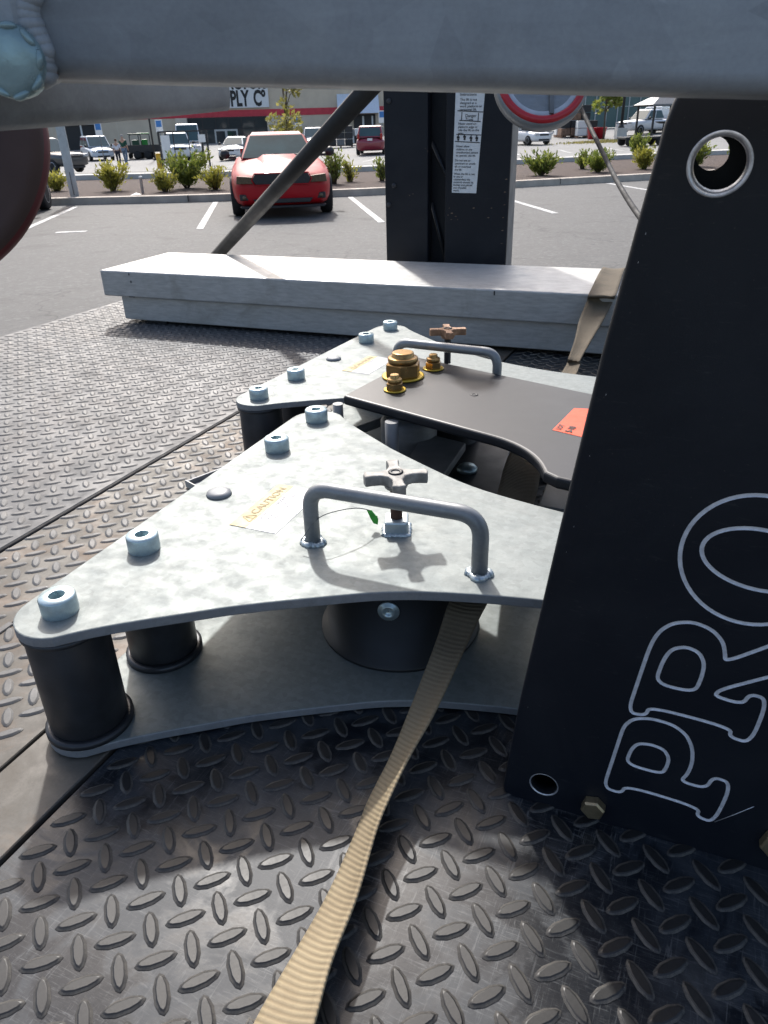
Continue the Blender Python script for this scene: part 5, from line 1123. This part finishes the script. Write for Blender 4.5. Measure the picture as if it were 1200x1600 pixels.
for f in bf:
    c_ = sum((bv[i] for i in f), Vector((0, 0))) / len(f)
    if inside(c_, bk_loops[0]) and not inside(c_, bk_loops[1]): keep.append(flip(list(f), bv))
m.add([(v.x, PD, v.y) for v in bv], keep); m.build('back_plate', BLACKP, panel)
# bare hole collar
m = MB(); M = frame((holeC[0], 0, holeC[1]), (1, 0, 0), (0, 0, 1))
m.lathe([(holeR + .0023, .0), (holeR + .0018, .0006), (holeR + .0004, .0003), (holeR - .0004, -.001), (holeR - .0010, -.006), (holeR - .0012, -.010)], 64, M, cap=False); m.build('hole_collar', BARE, panel)
m = MB(); m.lathe([(holeR + .001, -.010), (holeR + .002, -.03), (holeR + .0015, -PD + .001)], 40, M, cap=False); m.build('hole_sleeve', BLACKP, panel)
M = frame((hole2C[0], 0, hole2C[1]), (1, 0, 0), (0, 0, 1))
m = MB(); m.lathe([(hole2R + .0009, .0), (hole2R + .0003, .0003), (hole2R - .0004, -.0006)], 40, M, cap=False); m.build('hole_rim', BARE, panel)
m = MB(); m.lathe([(hole2R - .0004, -.0006), (hole2R - .0006, -.010), (hole2R + .004, -.012), (hole2R + .004, -PD + .002)], 40, M, cap=False); m.build('hole_sleeve', STEEL_DK, panel)
def hexbolt(u, z, R):
    M = frame((u, -.0002, z), (1, 0, 0), (0, 0, 1))
    m = MB(); m.lathe([(R, 0), (R, .0075), (R * .88, .0095), (R * .55, .0096)], 6, M @ Matrix.Rotation(.25, 4, 'Z'), smooth=False); m.build('hex_bolt', BRASS_D, panel, bevel=.0005)
BRASS_D = simple('dull_brass_bolt', (.42, .33, .20), .3, .8, .3, 60)
hexbolt(.0803, .0195, .0108); hexbolt(.2270, .0365, .0140)
m = MB(); m.tube([(.1784, -.0001, .039), (.190, -.0001, .052), (.2031, -.0001, .068)], .0004, 4); m.build('scratch', BARE, panel)
rnd = random.Random(9); m = MB()
for i in range(7):
    z = rnd.uniform(.03, .56); t = z / .57; x = .002 + .066 * t ** 1.05 + rnd.uniform(-.0005, .001); a = rnd.uniform(.0003, .0008)
    m.add([(x - a * .4, -.0003, z - a), (x + a * .4, -.0003, z - a * .5), (x + a * .2, -.0003, z + a * 1.8)], [(0, 1, 2)])
m.build('edge_chip', BARE, panel)['kind'] = 'stuff'

# ------------------------------------------------------------------ tan webbing strap
ST = [((300, 1810), (425, 1810), .012, .040), ((352, 1700), (462, 1700), .010, .040), ((403, 1590), (493, 1590), .008, .038), ((455, 1500), (518, 1500), .006, .036), ((512, 1400), (557, 1400), .006, .036), ((557, 1300), (586, 1300), .008, .038),
      ((577, 1250), (606, 1250), .012, .040), ((612, 1180), (640, 1180), .024, .046), ((640, 1110), (680, 1110), .044, .058), ((682, 1000), (732, 1000), .085, .088), ((702, 940), (762, 940), .112, .112), ((730, 880), (795, 880), .105, .105),
      ((775, 775), (836, 780), .07, .07), ((797, 707), (850, 712), .07, .07), ((850, 625), (880, 630), .06, .06), ((884, 572), (905, 574), .055, .065), ((888, 560), (907, 562), .07, .075), ((898, 530), (925, 530), .098, .100), ((905, 500), (943, 500), .125, .125), ((917, 470), (958, 470), .155, .155), ((921, 457), (963, 459), .1745, .1745), ((944, 419), (978, 420), .1745, .1745)]
Ls = [atz(*a, ZD + z0) for a, b, z0, z1 in ST]; Rs = [atz(*b, ZD + z1) for a, b, z0, z1 in ST]
back = e2 * .05 + Vector((0, 0, -.16)); Ls.append(Ls[-1] + back); Rs.append(Rs[-1] + back)
Lp, Rp = smoothline(Ls, 8), smoothline(Rs, 8)
NC = 8; V, Fc, UV = [], [], []
dist = 0.0
for i in range(len(Lp)):
    if i: dist += ((Lp[i] + Rp[i]) / 2 - (Lp[i - 1] + Rp[i - 1]) / 2).length
    tvec = ((Lp[min(i + 1, len(Lp) - 1)] - Lp[max(i - 1, 0)]) + (Rp[min(i + 1, len(Lp) - 1)] - Rp[max(i - 1, 0)])).normalized()
    nn = tvec.cross(Rp[i] - Lp[i]).normalized()
    if nn.dot(EYE - Lp[i]) < 0 and False: nn = -nn
    for j in range(NC + 1):
        f = j / NC; p = Lp[i].lerp(Rp[i], f) + nn * (.004 * sin(pi * f)); V.append(p); UV.append((f, dist))
n = NC + 1
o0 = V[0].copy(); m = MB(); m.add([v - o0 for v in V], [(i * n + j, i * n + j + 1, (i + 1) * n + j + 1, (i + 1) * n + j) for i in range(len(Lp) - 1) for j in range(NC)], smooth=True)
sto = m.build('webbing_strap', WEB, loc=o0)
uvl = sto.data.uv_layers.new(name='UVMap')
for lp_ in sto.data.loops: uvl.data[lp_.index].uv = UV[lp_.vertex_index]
sm_ = sto.modifiers.new('thick', 'SOLIDIFY'); sm_.thickness = .0028; sm_.offset = 0
tag(sto, 'tan woven tie-down strap running from the front over the long box', 'strap')

# ------------------------------------------------------------------ galvanized overhead beam with bracket, weld and maroon disc
bl_, br_ = aty(120, 124, .36), aty(1200, 150, .36)
e = (br_ - bl_); bL = e.length; e.normalize(); up = Vector((-e.z * e.x, 0, 1)).normalized(); up = (up - e * up.dot(e)).normalized(); yb = up.cross(e)
beam = empty('overhead_beam', (0, 0, 0), 0, 'thick galvanized tube beam across the top, close to the camera', 'beam')
MBm = frame(bl_, e, yb)    # x along, y away from the camera, z up
MBm = Matrix(((e.x, yb.x, up.x, bl_.x), (e.y, yb.y, up.y, bl_.y), (e.z, yb.z, up.z, bl_.z), (0, 0, 0, 1)))
rr = .0085
def rrect(y0, y1, z0, z1, r): return arc(y0 + r, z0 + r, r, 180, 270, 8) + arc(y1 - r, z0 + r, r, 270, 360, 8) + arc(y1 - r, z1 - r, r, 0, 90, 8) + arc(y0 + r, z1 - r, r, 90, 180, 8)
sec = rrect(0, .055, 0, .11, rr)
m = MB(); n = len(sec); x0, x1 = -.022, .75
m.add([MBm @ Vector((x0, y, z)) for y, z in sec] + [MBm @ Vector((x1, y, z)) for y, z in sec], [(i, (i + 1) % n, n + (i + 1) % n, n + i) for i in range(n)][:], smooth=True)
m.f += [list(range(n))[::-1], list(range(n, 2 * n))]; m.mi += [0, 0]; m.sm += [False, False]
m.build('tube', GALV_BEAM, beam)
# end plate at left with weld and bolt
def bpx(px, py, y): return aty(px, py, y)
m = MB(); m.box(-.20, -.0105, .0005, .022, -.002, .16, M=MBm); m.build('end_plate', GALV_BEAM, beam, bevel=.006, seg=4)
m = MB(); rnd = random.Random(8)
for i in range(48):
    z = .001 + i * .003; M = MBm @ Matrix.Translation((-.0135 + .0012 * sin(i * .7) + rnd.uniform(-.0006, .0006), .001, z)); m.lathe([(.0002, -.005), (.0042, -.003), (.0054 * rnd.uniform(.88, 1.12), 0), (.0042, .003), (.0002, .005)], 14, M, cap=False)
m.build('weld_bead', GALV_BEAM, beam)
c = aty(12, 95, .352); ci = MBm.inverted() @ c
M = MBm @ Matrix.Translation((ci.x, -.004, ci.z)) @ Matrix.Rotation(pi / 2, 4, 'X')
m = MB(); m.lathe([(.0135, -.004), (.0138, .001), (.0124, .0030), (.0085, .0038), (.0002, .0040)], 36, M, cap=False); dk_ = m.build('zinc_plug', BLUEZINC, beam)
m = MB()
for i in range(9):
    a0 = R_(-175 + i * 40); m.tube([M @ Vector(((.0126 + .0004 * sin(7 * t)) * cos(t), (.0126 + .0004 * sin(7 * t)) * sin(t), .0026)) for t in [a0 + R_(k_ * 5) for k_ in range(8)]], [.0004, .0012, .0015, .0016, .0016, .0014, .0011, .0004], 8)
m.build('weld_ring', BLUEZINC, dk_)['kind'] = 'stuff'
# lower arm tube going back to the right
q = [(-40, 208), (157, 193), (357, 173), (366, 128)]
ya, yb_ = .40, .62
P0 = [aty(-60, 209, .38), aty(150, 193.5, .46), aty(362, 172.5, .55)]
T_ = [p + Vector((0, 0, hgt)) for p, hgt in zip(P0, (.09, .09, .085))]
dpt = Vector((-.022, .05, 0))
m = MB(); V = []
for p, t in zip(P0, T_):
    r = .008
    V += [p + Vector((0, 0, r)), p + dpt * .06 + Vector((0, 0, r * .3)), p + dpt * .16, p + dpt * .84, p + dpt + Vector((0, 0, r)), t + dpt, t]
k = 7
Fc = [(i * k + j, (i + 1) * k + j, (i + 1) * k + (j + 1) % k, i * k + (j + 1) % k) for i in range(2) for j in range(k)]
m.add(V, Fc, smooth=True); m.f += [list(range(k)), [2 * k + i for i in range(k)][::-1]]; m.mi += [0, 0]; m.sm += [False, False]
m.build('lower_arm', GALV_BEAM, beam)
# maroon disc
DY = .53
c = EYE + ray(-148, 233) * DY; rad = 220 / F * DY
o = empty('round_disc', c, 0, 'dark maroon round disc with a red rim hanging at far left', 'disc')
M = frame((0, 0, 0), cr, -cd)
m = MB(); m.lathe([(rad * .985, -.0005), (rad * .97, .004), (rad * .9, .0055), (.03, .0055), (.0005, .0055)], 96, M, cap=False); m.build('face', MAROON, o)
m = MB(); m.lathe([(rad * .2, -.008), (rad * .98, -.008), (rad, -.007), (rad, -.003), (rad * .985, -.0005)], 96, M, cap=False); m.build('rim', REDEDGE, o)
m = MB(); m.lathe([(.03, .0056), (.03, .012), (.012, .014), (.0005, .014)], 20, M, cap=False); m.build('hub_cap', DARK, o)
m = MB(); m.tube([(0, .03, 0), (0, .12, .05), (0, .12, .3)], .02, 10); m.build('hanger', DARK, o)
